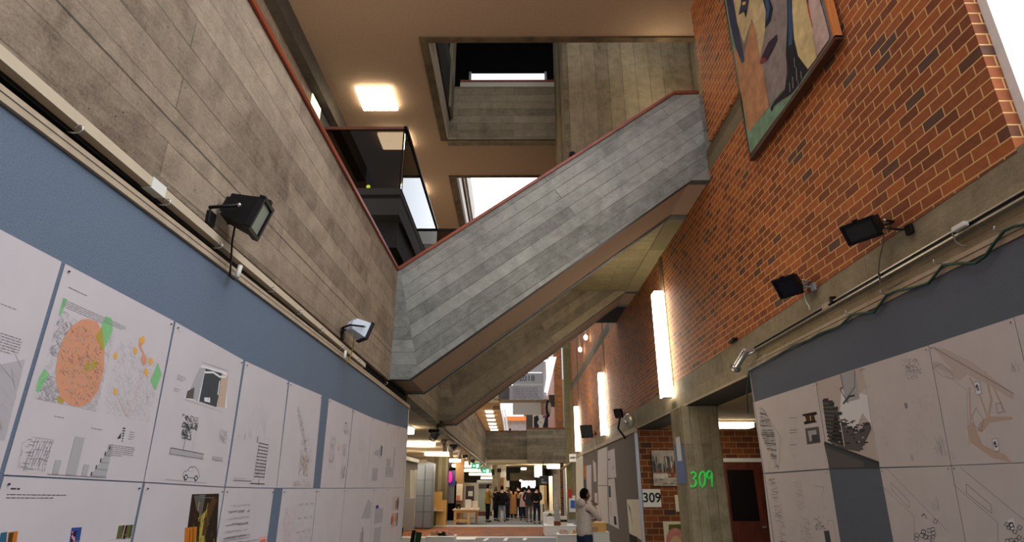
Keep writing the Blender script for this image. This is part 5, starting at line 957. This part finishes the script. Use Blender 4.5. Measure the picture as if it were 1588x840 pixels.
for k in range(2):
    w = (b.x - a.x) / 2
    for j in range(4): MB().bbox(a.x + k * w + .02, a.x + (k + 1) * w - .02, 27.46, 27.5, .05 + j * a.z * .24, .03 + (j + 1) * a.z * .24, .006).build('door', plain('locker_door', (128, 136, 148), .5, .2, noise=.06), t)
struct('column_5', MB().box(PY(672, 740, 32).x, PY(694, 740, 32).x, 32, 32.6, 0, 3.2), concrete('column_five', (84, 78, 62), (122, 114, 92), row=.2, length=6, line=.4, vertical=True))
YW = wood('yellow_ply', (208, 160, 84), (228, 184, 110), scale=(6, 6, 1))
t = thing('plywood_stand', (-4, 29.6, 0), 'tall yellow plywood stand with a sloping shelf in front of the dark column', 'stand'); a = PY(671, 762, 29.6); b = PY(686, 762, 29.6); c_ = PY(693, 775, 29.6)
MB().box(a.x, b.x, 29.6, 29.64, .02, a.z).build('back_board', YW, t); MB().box(b.x, c_.x, 29.5, 29.56, .0, c_.z).build('side_board', YW, t); m = MB(); z = PY(675, 791, 29.3).z; m.box(a.x - .1, b.x + .1, 29.1, 29.6, z - .03, z); m.build('shelf', CREAM, t); MB().box(a.x, a.x + .22, 29.2, 29.6, 0, z - .03).build('dark_side', PGREEN, t); MB().tube([PY(671, 786, 29.2), PY(677, 791, 29.2)], .03, 5).build('prop', WHITE, t)
panelY('doorway', 'dark doorway on the left beneath the pink and blue screen', 'doorway', 694, 746, 706, 812, 33.5, DARK, .05, zmin=0); panelY('grey_panel', 'grey panel with a small white switch in the left doorway', 'panel', 695.5, 752, 704, 780, 33.4, plain('panel_grey', (120, 122, 126), .6), .03)
t = thing('wall_screen', (-3.3, 33.2, 2.2), 'glowing screen of pink and blue high in the left doorway', 'screen'); a = PY(695, 729, 33.2); b = PY(706, 752, 33.2); MB().box(a.x, b.x, 33.2, 33.26, b.z, a.z).build('panel', plain('screen_blue', (36, 24, 96), .3, emit=.5), t); MB().ball(PY(697.5, 739, 33.18), .14, .02, .3).build('pink_glow', plain('screen_pink', (230, 30, 150), .3, emit=1.0), t)
struct('column_6', MB().box(PY(706, 740, 34.6).x, PY(719, 740, 34.6).x, 34.6, 35, 0, 3.2), plain('column_tan', (150, 112, 74), .8, noise=.1, scale=3))
panelY('poster', 'pale poster with a red corner on the tan column behind the workbench', 'poster', 707, 750, 717, 776, 34.5, CREAM, .02); panelY('poster', 'small pink and red poster low on the tan column', 'poster', 708, 768, 713, 776, 34.46, plain('poster_pink', (220, 130, 110), .7), .02)
t = thing('glazed_door', (-2.6, 36, 0), 'white framed door with a dark pane and a pinned sheet behind the workbench', 'door'); t['kind'] = 'thing'; a = PY(719, 748, 36); b = PY(741, 809, 36); MB().box(a.x, b.x, 36, 36.1, 0, a.z).build('frame', plain('door_white', (190, 184, 172), .6), t); p = PY(723, 753, 35.98); q_ = PY(735, 776, 35.98); MB().box(p.x, q_.x, 35.97, 36, q_.z, p.z).build('pane', plain('door_pane', (52, 40, 30), .3), t); p = PY(726, 761, 35.95); q_ = PY(733, 769, 35.95); MB().box(p.x, q_.x, 35.95, 35.97, q_.z, p.z).build('pinned_sheet', WHITE, t)
t = thing('partition', (-2, 38, 0), 'pale green glazed partition left of the crowd with a dark transom', 'partition'); a = PY(741, 748, 38); b = PY(763, 805, 38); MB().box(a.x, b.x, 38, 38.1, .25, a.z).build('panel', plain('green_glass', (170, 176, 158), .4), t); p = PY(741, 750, 37.95); q_ = PY(762, 757, 37.95); MB().box(p.x, q_.x, 37.95, 38, q_.z, p.z).build('transom', plain('transom_dark', (70, 60, 52), .4), t); MB().box(a.x - .05, b.x, 37.9, 38.12, .0, .25).build('sill', plain('sill_red', (110, 56, 44), .6), t); MB().box(a.x - .05, b.x, 37.92, 38.12, a.z, a.z + .15).build('head_rail', WHITE, t)
# workbench with things on it
PINE = wood('pine', (206, 154, 84), (230, 184, 116), scale=(2, 12, 12)); a = PY(704, 789, 30.2); b = PY(729, 789, 30.2); x0, x1 = a.x, b.x + .35; zt = a.z
t = thing('workbench', ((x0 + x1) / 2, 30.6, 0), 'pine workbench with a pale top on the left of the brick floor', 'workbench')
MB().bbox(x0 - .06, x1 + .06, 30.1, 31.6, zt - .06, zt, .01).build('top', plain('pale_top', (222, 196, 160), .6, noise=.05), t)
for (px_, py_) in ((x0 + .06, 30.25), (x0 + .72, 30.25), (x0 + .12, 31.45), (x1 - .1, 31.45)): MB().box(px_ - .06, px_ + .06, py_ - .06, py_ + .06, 0, zt - .06).build('leg', PINE, t)
MB().box(x0 + .12, x0 + .68, 30.23, 30.29, .12, .24).build('stretcher', PINE, t); MB().box(x0 + .02, x1 - .02, 30.2, 30.24, zt - .16, zt - .06).build('apron', PINE, t)
tag(MB().bbox(x0 + .08, x0 + .3, 30.4, 30.6, zt, zt + .24, .02).build('black_box', BLACK), 'small black box on the workbench', 'box'); tag(MB().bbox(x0 + .5, x0 + .8, 30.6, 30.7, zt, zt + .42, .01).build('white_card', WHITE), 'white card standing on the workbench', 'card'); tag(MB().bbox(x0 + .85, x0 + 1.1, 30.9, 31.0, zt, zt + .34, .01).build('white_card', CREAM), 'cream card standing at the right end of the workbench', 'card')
tag(MB().rings([(x0 + .22, 30.2, zt, .04, .04), (x0 + .22, 30.2, zt + .06, .05, .05), (x0 + .22, 30.2, zt + .1, .03, .03)], n=10).build('green_pot', plain('pot_green', (120, 160, 40), .6)), 'tiny green pot at the front edge of the workbench', 'pot')
# front left: chairs, box of models
def chair(c, label, mat, rz):
    t = thing('stacking_chair', c, label, 'chair', 'stacking chairs by the board end'); x, y, z = c; M = Matrix.Translation(c) @ Matrix.Rotation(rz, 4, 'Z')
    m = MB(); m.bbox(-.23, .23, -.22, .22, .42, .45, .012, M=M); m.build('seat', mat, t); m = MB(); n = 6
    vs = [M @ Vector((-.22 + .44 * i / n, .22 + .06 * j + .05 * math.cos((i / n - .5) * 3) - .05, .48 + .4 * j)) for j in (0, .5, 1) for i in range(n + 1)]; vs += [p + (M.to_3x3() @ Vector((0, .02, 0))) for p in vs]; o_ = 3 * (n + 1)
    m.mesh(vs, [(r * (n + 1) + i, r * (n + 1) + i + 1, (r + 1) * (n + 1) + i + 1, (r + 1) * (n + 1) + i) for r in (0, 1) for i in range(n)] + [(o_ + r * (n + 1) + i, o_ + (r + 1) * (n + 1) + i, o_ + (r + 1) * (n + 1) + i + 1, o_ + r * (n + 1) + i + 1) for r in (0, 1) for i in range(n)], 0, True); m.build('backrest', mat, t)
    for sx in (-.2, .2):
        for sy in (-.2, .22): MB().tube([M @ Vector((sx, sy, .43)), M @ Vector((sx * 1.12, sy * 1.1, 0))], .012, 6).build('leg', BLACK, t)
    return t
chair((-2.5, 14.1, 0), 'black stacking chair at the left board end, just behind the green one', BLACK, -1.3); chair((-2.3, 13.6, 0), 'green stacking chair at the left board end', plain('chair_green', (16, 96, 50), .5), -1.2); chair((-2.95, 15.0, 0), 'black stacking chair farthest from the hall of the three by the board end', BLACK, -1.2)
def plinth(label, x0, x1, y0, y1, h, mat=WHITE, name='plinth'):
    t = thing(name, ((x0 + x1) / 2, (y0 + y1) / 2, 0), label, name.replace('_', ' ')); MB().bbox(x0, x1, y0, y1, .0, h, .01).build('body', mat, t); MB().box(x0 - .01, x1 + .01, y0 - .01, y1 + .01, h, h + .02).build('top', mat, t); return t
def model(label, x, y, z, s, mat, seed, n=6):
    random.seed(seed); t = thing('cardboard_model', (x, y, z), label, 'model', 'architecture models'); MB().box(x - s / 2, x + s / 2, y - s * .4, y + s * .4, z, z + .02).build('base', mat, t); m = MB()
    for i in range(n): a = x + random.uniform(-.38, .38) * s; b = y + random.uniform(-.3, .3) * s; w = random.uniform(.06, .16) * s; m.box(a - w, a + w, b - w * .8, b + w * .8, z + .02, z + .02 + random.uniform(.08, .4) * s)
    m.build('blocks', mat, t); return t
a = PZ(662, 842, 0); TANM = plain('model_tan', (180, 140, 108), .8, noise=.1); y = 19.5; a = PY(661, 833, y); b = PY(704, 833, y); plinth('white plinth at the left, carrying small brown models', a.x, b.x, y, y + .9, a.z)
for k, (dx, mt, n) in enumerate(((.2, TANM, 'brown model at the left of the left plinth'), (.55, BLACK, 'dark model in the middle of the left plinth'), (.8, plain('model_pink', (200, 160, 150), .8), 'pinkish model at the right of the left plinth'))): model(n, a.x + dx * (b.x - a.x), y + .4, a.z + .02, .3, mt, k)
y = 20.5; a = PY(703, 837, y); b = PY(736, 837, y); plinth('low white table at the bottom, just right of the left plinth', a.x, b.x, y, y + .8, a.z, name='low_table')
# right plinths
y = 23.9; a = PY(845, 816, y); b = PY(893, 816, y); ph = a.z; plinth('long low white plinth on the right edge of the brick floor', a.x, b.x, y, y + 1.4, a.z)
def onp(label, u0, v0, u1, v1, Y, mat, d=.3, name='model_box', zb=None): p = PY(u0, v0, Y); q_ = PY(u1, v1, Y); z0 = ph + .02 if zb is None else zb; return tag(MB().bbox(p.x, q_.x, Y, Y + d, z0, max(p.z, z0 + .04), .008).build(name, mat), label, 'box', 'model boxes on the right plinths')
onp('dark red-brown model box on the long low plinth', 859.5, 808, 869.5, 815, 24.0, plain('model_brown', (110, 54, 34), .7))
onp('white box left of the red-brown one', 849, 801, 858.5, 815, 24.7, WHITE)
t = thing('model_box', (2.1, 24.2, ph), 'white model box with a black band on the long low plinth', 'box'); p = PY(870, 801, 24.2); q_ = PY(879, 801, 24.2); MB().box(p.x, q_.x, 24.2, 24.6, ph + .02, p.z).build('body', CREAM, t); MB().box(p.x - .01, q_.x + .01, 24.19, 24.61, p.z - .18, p.z - .1).build('black_band', BLACK, t)
plinth('white plinth standing farther back, left of the concrete column', PY(849, 802, 27).x, PY(860, 802, 27).x, 27, 27.6, PY(849, 802, 27).z); model('dark green planted model on the farther white plinth', PY(854, 799, 27.3).x, 27.3, PY(849, 802, 27).z + .02, .34, PGREEN, 9)
plinth('grey-white plinth behind the farther white one', PY(843, 796, 29.5).x, PY(857, 796, 29.5).x, 29.5, 30.2, PY(849, 796, 29.5).z)
y = 19.0; a = PY(865, 830, y); b = PY(896, 830, y); plinth('white plinth in front of the man, carrying pale models', a.x, b.x, y, y + .8, a.z)
model('pale pink model on the plinth in front of the man', a.x + .22, y + .35, a.z + .02, .3, plain('model_pale', (214, 190, 176), .8), 4, 9); model('light orange wooden model beside the man', b.x - .08, y + .4, a.z + .02, .24, YW, 5, 4); model('long pale model at the back of the plinth in front of the man', a.x + .3, y + .7, a.z + .02, .2, TANM, 6, 3)
y = 17.2; a = PY(921, 826, y); b = PY(945, 826, y); plinth('white plinth right of the man, below the taupe board', a.x, b.x, y, y + .7, a.z)
t = thing('wooden_model', ((a.x + b.x) / 2, y + .3, a.z), 'orange wooden box model on the plinth right of the man', 'model'); MB().bbox(a.x + .02, b.x - .06, y + .1, y + .5, a.z + .02, a.z + .26, .01).build('block', YW, t); MB().box(a.x - .03, b.x - .3, y + .05, y + .09, a.z + .02, a.z + .14).build('front_strip', TANM, t)
panelY('bag', 'cream tote bag on the floor behind the man in black', 'bag', 836, 780, 842, 800, 33.5, CREAM, .3, zmin=0); panelY('black_easel', 'thin black stand behind the bag', 'stand', 842, 781, 844, 797, 34.0, BLACK, .05, zmin=0)
# ================================================================== PEOPLE
def skin_mesh(nodes, edges, sub=1):
    me = bpy.data.meshes.new('t'); me.from_pydata([n[0] for n in nodes], edges, []); o = bpy.data.objects.new('t', me); C.objects.link(o)
    md = o.modifiers.new('s', 'SKIN'); md.use_smooth_shade = True
    for d, n in zip(me.skin_vertices[0].data, nodes):
        r = n[1]; d.radius = (r, r) if not isinstance(r, tuple) else r
    me.skin_vertices[0].data[0].use_root = True
    sb = o.modifiers.new('b', 'SUBSURF'); sb.levels = sub; sb.render_levels = sub
    dg = bpy.context.evaluated_depsgraph_get(); dg.update(); r = bpy.data.meshes.new_from_object(o.evaluated_get(dg)); vs = [v.co.copy() for v in r.vertices]; fs = [list(p.vertices) for p in r.polygons]
    bpy.data.objects.remove(o); bpy.data.meshes.remove(me); bpy.data.meshes.remove(r); return vs, fs
SKINS = {'light': plain('skin_light', (206, 160, 132), .6), 'mid': plain('skin_mid', (168, 118, 88), .6), 'dark': plain('skin_brown', (122, 82, 60), .6)}
EYE = plain('eye_dark', (30, 24, 22), .3); LIP = plain('lips', (150, 90, 80), .6); NAIL = plain('nail', (214, 176, 156), .5)
def col(n, *c): return plain('cloth_' + n, c, .9, noise=.12, scale=30, spec=.15)
def person(x, y, ang, H, label, top, bottom, hair, skin='light', coat=None, arms='down', hairlen=0, hood=None, sub=1, shoe=BLACK, stance=.1, lean=0, headturn=0, group='people gathered at the end of the hall'):
    k = H / 1.75; t = thing('person', (x, y, 0), label, 'person', group); M = Matrix.Translation((x, y, 0)) @ Matrix.Rotation(ang, 4, 'Z') @ Matrix.Scale(k, 4)
    V = Vector; s = stance
    sh = lambda i: V((i * .185, lean * .9, 1.42)); AR = {}
    for i in (-1, 1):
        if arms == 'back' or (arms == 'backR' and i == 1): el, wr, hd = V((i * .27, -.1, 1.17)), V((i * .1, -.17, 1.02)), V((i * .0, -.19, 1.0))
        elif arms == 'fold': el, wr, hd = V((i * .25, .08, 1.17)), V((i * .05, .24, 1.16)), V((-i * .06, .25, 1.2))
        elif arms == 'face' and i == 1: el, wr, hd = V((.24, .2, 1.2)), V((.1, .27, 1.46)), V((.05, .2, 1.54))
        elif arms == 'face': el, wr, hd = V((-.2, .17, 1.16)), V((.06, .27, 1.2)), V((.13, .27, 1.24))
        elif arms == 'pocket': el, wr, hd = V((i * .29, -.05, 1.15)), V((i * .2, .07, .96)), V((i * .18, .1, .9))
        else: el, wr, hd = V((i * .24, -.02, 1.15)), V((i * .245, .05, .9)), V((i * .24, .07, .82))
        AR[i] = (el, wr, hd)
    nodes = [(V((0, 0, .95)), (.15, .11)), (V((0, .0, 1.1)), (.125, .095)), (V((0, lean * .5, 1.28)), (.15, .105)), (V((0, lean * .9, 1.42)), (.12, .085)), (V((0, lean, 1.5)), .055), (V((0, lean + .02, 1.56)), .052)]
    ed = [(0, 1), (1, 2), (2, 3), (3, 4), (4, 5)]
    for i in (-1, 1):
        b = len(nodes); nodes += [(V((i * .1, 0, .86)), .088), (V((i * (s * .5 + .05), .015, .5)), .06), (V((i * s, -.01, .12)), .042), (V((i * s, -.03, .05)), .04), (V((i * (s + .015), .12, .03)), .032)]; ed += [(0, b), (b, b + 1), (b + 1, b + 2), (b + 2, b + 3), (b + 3, b + 4)]
        el, wr, hd = AR[i]; b = len(nodes); nodes += [(sh(i), .06), (el, .042), (wr, .028), ((wr + hd) / 2, .034)]; ed += [(3, b), (b, b + 1), (b + 1, b + 2), (b + 2, b + 3)]
    vs, fs = skin_mesh(nodes, ed, sub); mb = MB(); mb.mesh([M @ p for p in vs], fs, 0, True)
    for i in (-1, 1):                                # fingers and thumb
        el, wr, hd = AR[i]; d = (hd - wr).normalized(); a = V((0, 0, 1)) if abs(d.z) < .8 else V((0, 1, 0)); u = d.cross(a).normalized(); w = u.cross(d).normalized()
        root = wr + d * .075
        for f_, (off, ln) in enumerate(((-.027, .062), (-.009, .074), (.009, .07), (.026, .055))):
            p0 = root + u * off * .9 - d * .01; p1 = root + u * off + d * ln * .5 + w * .006; p2 = root + u * off * 1.05 + d * ln * .85 - w * .014; p3 = root + u * off + d * ln - w * .03
            mb.tube([M @ q for q in (p0, p1, p2, p3)], [.0095 * k, .009 * k, .008 * k, .006 * k], 6)
        th = i * (1 if arms != 'back' else -1); mb.tube([M @ q for q in (wr + d * .03 - u * .022 * th, wr + d * .065 - u * .045 * th - w * .01, wr + d * .095 - u * .046 * th - w * .022)], [.011 * k, .0105 * k, .007 * k], 6)
    hc = V((0, lean + .035, 1.645)); R = Matrix.Rotation(headturn, 3, 'Z'); Q = lambda p: M @ (hc + R @ V(p)); R3 = (M.to_3x3() @ R)
    n0 = len(mb.v); mb.ball((0, 0, 0), 1, nu=18, nv=14, m=0)
    for i in range(n0, len(mb.v)):
        p = mb.v[i]; q = V((p.x * .074, p.y * .095, p.z * .118)); 
        if q.z < -.02: q.x *= 1 - .9 * (-.02 - q.z) * 3; q.y = q.y * (1 - (-.02 - q.z) * 1.6) + .1 * (-.02 - q.z)
        if q.y > .05 and abs(q.z) < .02: q.y -= .004
        mb.v[i] = Q(q)
    for s_ in (-1, 1):
        mb.ball(Q((s_ * .03, .083, .012)), .0105 * k, .008 * k, .007 * k, 1, 8, 5, M=R3.normalized()); mb.ball(Q((s_ * .076, -.005, -.005)), .01 * k, .02 * k, .032 * k, 0, 8, 6, M=R3.normalized())
        mb.tube([Q((s_ * .015, .09, .028)), Q((s_ * .045, .08, .03))], [.004 * k, .003 * k], 5, 3)
    mb.tube([Q((0, .088, .02)), Q((0, .102, -.012)), Q((0, .108, -.024)), Q((0, .092, -.032))], [.007 * k, .011 * k, .015 * k, .009 * k], 7, 0)
    mb.tube([Q((-.024, .083, -.058)), Q((0, .093, -.056)), Q((.024, .083, -.058))], [.003 * k, .007 * k, .003 * k], 6, 2)
    mb.build('body', [SKINS[skin], EYE, LIP, hair], t)
    # hair
    hm = MB(); n0 = len(hm.v); hm.ball((0, 0, 0), 1, nu=18, nv=12)
    for i in range(n0, len(hm.v)):
        p = hm.v[i]; q = V((p.x * .086, p.y * .104 - .012, p.z * .122 + .014)); lim = .03 if p.y > .25 else -.05
        if p.y > .3 and q.z < .055: q = V((q.x * .8, .03, max(q.z, .04)))
        elif q.z < -.06: q.z = -.06 - (hairlen * (-p.z) if p.y < .3 else 0); q.y -= .01
        hm.v[i] = Q(q)
    if hairlen:
        hm.tube([Q((0, -.06, .05)), Q((0, -.085, -.06)), Q((0, -.1, -.06 - hairlen * .6)), Q((0, -.105, -.06 - hairlen))], [.06 * k, .075 * k, .07 * k, .04 * k], 10)
    hm.build('hair', hair, t)
    # trousers
    if bottom is not None:
        nodes = [(V((0, 0, 1.04)), (.165, .125)), (V((0, 0, .9)), (.188, .145))]; ed = [(0, 1)]
        for i in (-1, 1): b = len(nodes); nodes += [(V((i * .1, 0, .8)), .1), (V((i * (s * .5 + .05), .012, .5)), .078), (V((i * s, -.01, .28)), .068), (V((i * s, -.012, .1)), .062)]; ed += [(1, b), (b, b + 1), (b + 1, b + 2), (b + 2, b + 3)]
        vs, fs = skin_mesh(nodes, ed, sub); m = MB(); m.mesh([M @ p for p in vs], fs, 0, True); m.build('trousers', bottom, t)
    for i in (-1, 1):
        m = MB(); m.ball(M @ V((i * (s + .008), .045, .042)), .048 * k, .13 * k, .045 * k, nu=12, nv=8, M=Matrix.Rotation(ang - i * .12, 3, 'Z')); m.build('shoe', shoe, t)
    # top
    nodes = [(V((0, 0, .85)), (.2, .158)), (V((0, 0, 1.04)), (.18, .138)), (V((0, lean * .5, 1.28)), (.172, .125)), (V((0, lean * .9, 1.43)), (.125, .092)), (V((0, lean, 1.495)), (.072, .07))]; ed = [(0, 1), (1, 2), (2, 3), (3, 4)]
    for i in (-1, 1):
        el, wr, hd = AR[i]; b = len(nodes); nodes += [(sh(i), .075), ((sh(i) + el) / 2, .066), (el, .058), ((el + wr) / 2, .052), (wr, .042)]; ed += [(3, b), (b, b + 1), (b + 1, b + 2), (b + 2, b + 3), (b + 3, b + 4)]
    vs, fs = skin_mesh(nodes, ed, sub); m = MB(); m.mesh([M @ p for p in vs], fs, 0, True); jk = m.build('jacket', top, t)
    if coat:
        m = MB(); zlow = coat[0]; n = 5; rs = []
        for j in range(n + 1): f_ = j / n; z = 1.1 + (zlow - 1.1) * f_; rs.append((0, 0, z, .18 + .03 * f_, .135 + .035 * f_))
        n0 = len(m.v); m.rings(rs, n=18); 
        for i in range(len(m.v)): m.v[i] = M @ m.v[i]
        m.build('coat_skirt', coat[1], t)
    if hood is not None:
        m = MB(); m.ball(M @ V((0, lean - .09, 1.5)), .12 * k, .07 * k, .085 * k, nu=12, nv=8, M=Matrix.Rotation(ang, 3, 'Z')); m.build('hood', hood, jk)
    return t
BLK = col('black', 22, 21, 22); HB = plain('hair_black', (12, 10, 10), .9, spec=.1); HBR = plain('hair_brown', (66, 40, 26), .6); NV = col('navy', 36, 38, 52)
MUS = col('mustard', 138, 106, 44); JEAN = col('pale_jean', 134, 142, 160); CAM = col('camel', 186, 130, 80); PNK = col('pale_pink', 196, 160, 146); CHC = col('charcoal', 52, 48, 46); GTR = col('taupe_trousers', 104, 92, 84); DJ = col('dark_jean', 40, 50, 70); WINE = col('wine', 96, 24, 28)
person(-1.37, 32.2, -1.1, 1.80, 'person in a mustard jacket and black trousers at the left of the crowd', MUS, BLK, HB, coat=(.86, MUS), arms='fold', stance=.09)
person(-.98, 33.3, -.9, 1.70, 'person in a long black coat just right of the mustard jacket', BLK, BLK, HBR, coat=(.55, BLK), arms='down', hairlen=.1)
person(-.64, 32.5, -.1, 1.72, 'person in a puffy black jacket and pale blue jeans, seen from behind', BLK, JEAN, HB, coat=(.8, BLK), arms='pocket', stance=.15)
person(-.38, 33.6, 2.2, 1.66, 'long-haired person in dark clothes between the pale jeans and the camel coat', CHC, NV, HBR, arms='fold', hairlen=.22)
person(-.05, 33.9, .1, 1.68, 'person in a long camel coat with long black hair', CAM, CHC, HB, coat=(.32, CAM), hairlen=.28, arms='fold', shoe=plain('white_shoe', (200, 196, 190), .6))
person(.22, 35.2, .3, 1.80, 'tall person in black behind the camel coat', BLK, BLK, HB, coat=(.6, BLK), arms='pocket')
person(-.18, 36.2, .2, 1.70, 'person in a wine red top mostly hidden behind the camel coat', WINE, BLK, HB, arms='down', hairlen=.1)
person(.48, 33.5, .15, 1.66, 'person in a pale pink coat and dark jeans', PNK, DJ, HB, coat=(.72, PNK), hairlen=.08, arms='fold')
person(.76, 32.2, -.2, 1.74, 'person in a charcoal jacket with taupe trousers', CHC, GTR, HB, coat=(.82, CHC), arms='pocket')
person(.62, 35.6, .4, 1.66, 'person in dark clothes half hidden behind the charcoal jacket', NV, BLK, HB, arms='down')
person(1.12, 30.9, -.25, 1.74, 'person in all black with hands behind the back, at the right of the crowd', BLK, NV, HB, arms='back', stance=.12)
GH = col('oat_hoodie', 196, 180, 168)
person(PY(905, 790, 12.4).x, 12.4, -.95, 1.77, 'man in an oatmeal hoodie and blue jeans holding a hand to his face', GH, DJ, HB, 'dark', arms='face', hood=GH, sub=2, lean=.02, headturn=-.25, group=None)
# someone on the bridge: head and shoulders over the rail
person(0.0, 41.6, .2, 1.72, 'dark-haired person whose head shows above the far bridge rail', BLK, BLK, HB, arms='down', group=None)
p_ = [o for o in C.objects if o.name.startswith('person') and 'bridge rail' in o.get('label', '')][0]; hz = PY(791, 664, 41.6); p_.location = (hz.x, 41.6, hz.z - 1.74)
struct('floor_bridge', MB().box(LX, 4, 40.3, 44, hz.z - 1.74 - .2, hz.z - 1.74), CARPET)
# ================================================================== LIGHT
sc = bpy.context.scene
w = bpy.data.worlds.new('world'); sc.world = w; w.use_nodes = True; bg = w.node_tree.nodes['Background']; bg.inputs['Color'].default_value = srgb(224, 224, 226); bg.inputs['Strength'].default_value = .8
def area(name, loc, rot, sx, sy, e, c=(1, 1, 1)):
    l = bpy.data.lights.new(name, 'AREA'); l.shape = 'RECTANGLE'; l.size = sx; l.size_y = sy; l.energy = e; l.color = c
    o = bpy.data.objects.new(name, l); C.objects.link(o); o.location = loc; o.rotation_euler = rot; return o
area('roof_light', (.8, .5, 12.5), (math.radians(12), 0, 0), 6, 6, 400, (.93, .97, 1.0))
area('window_light', (RX + .05, .6, 8), (0, math.radians(90), 0), 7, 5, 180, (.96, .98, 1.0))
area('overhead_fill', (.8, 2.5, 9.8), (0, 0, 0), 4, 3, 0, (1, .95, .88))  # added overhead fill, no such fitting; switched off
area('gallery_fill', (-3.2, 4, 5.4), (math.pi, 0, 0), 1.2, 9, 120, (1, .88, .72))  # added fill hidden behind the parapet to brighten the brown ceiling
area('landing_fill', (-3.0, 15.5, 5.6), (math.pi, 0, 0), 1.5, 3, 60, (1, .86, .66))  # second unseen fill aimed upward, added to lift the ceiling farther back
for i, (x, y, z, e) in enumerate(((-3.6, 24, 2.9, 60), (-3.4, 31, 2.9, 90), (0, 33.5, 2.6, 60), (-3, 38, 2.8, 90), (1.5, 44, 2.7, 90), (-1, 50, 2.9, 150), (2.2, 26, 5.6, 60), (-4.7, 26.5, 2.5, 45), (3.0, 9.4, 9.7, 26), (1.2, 7.2, 4.6, 40), (2.2, 9.4, 2.6, 22))):
    l = bpy.data.lights.new('added_fill', 'POINT'); l.energy = e; l.shadow_soft_size = .5; l.color = (1, .86, .64); o = bpy.data.objects.new('added_fill', l); C.objects.link(o); o.location = (x, y, z)  # added warm fill points, not all of them at real fittings
sc.view_settings.view_transform = 'Standard'; sc.view_settings.look = 'None'; sc.view_settings.exposure = 0; sc.view_settings.gamma = 1
for o in bpy.data.objects:
    if '_o' in o: del o['_o']
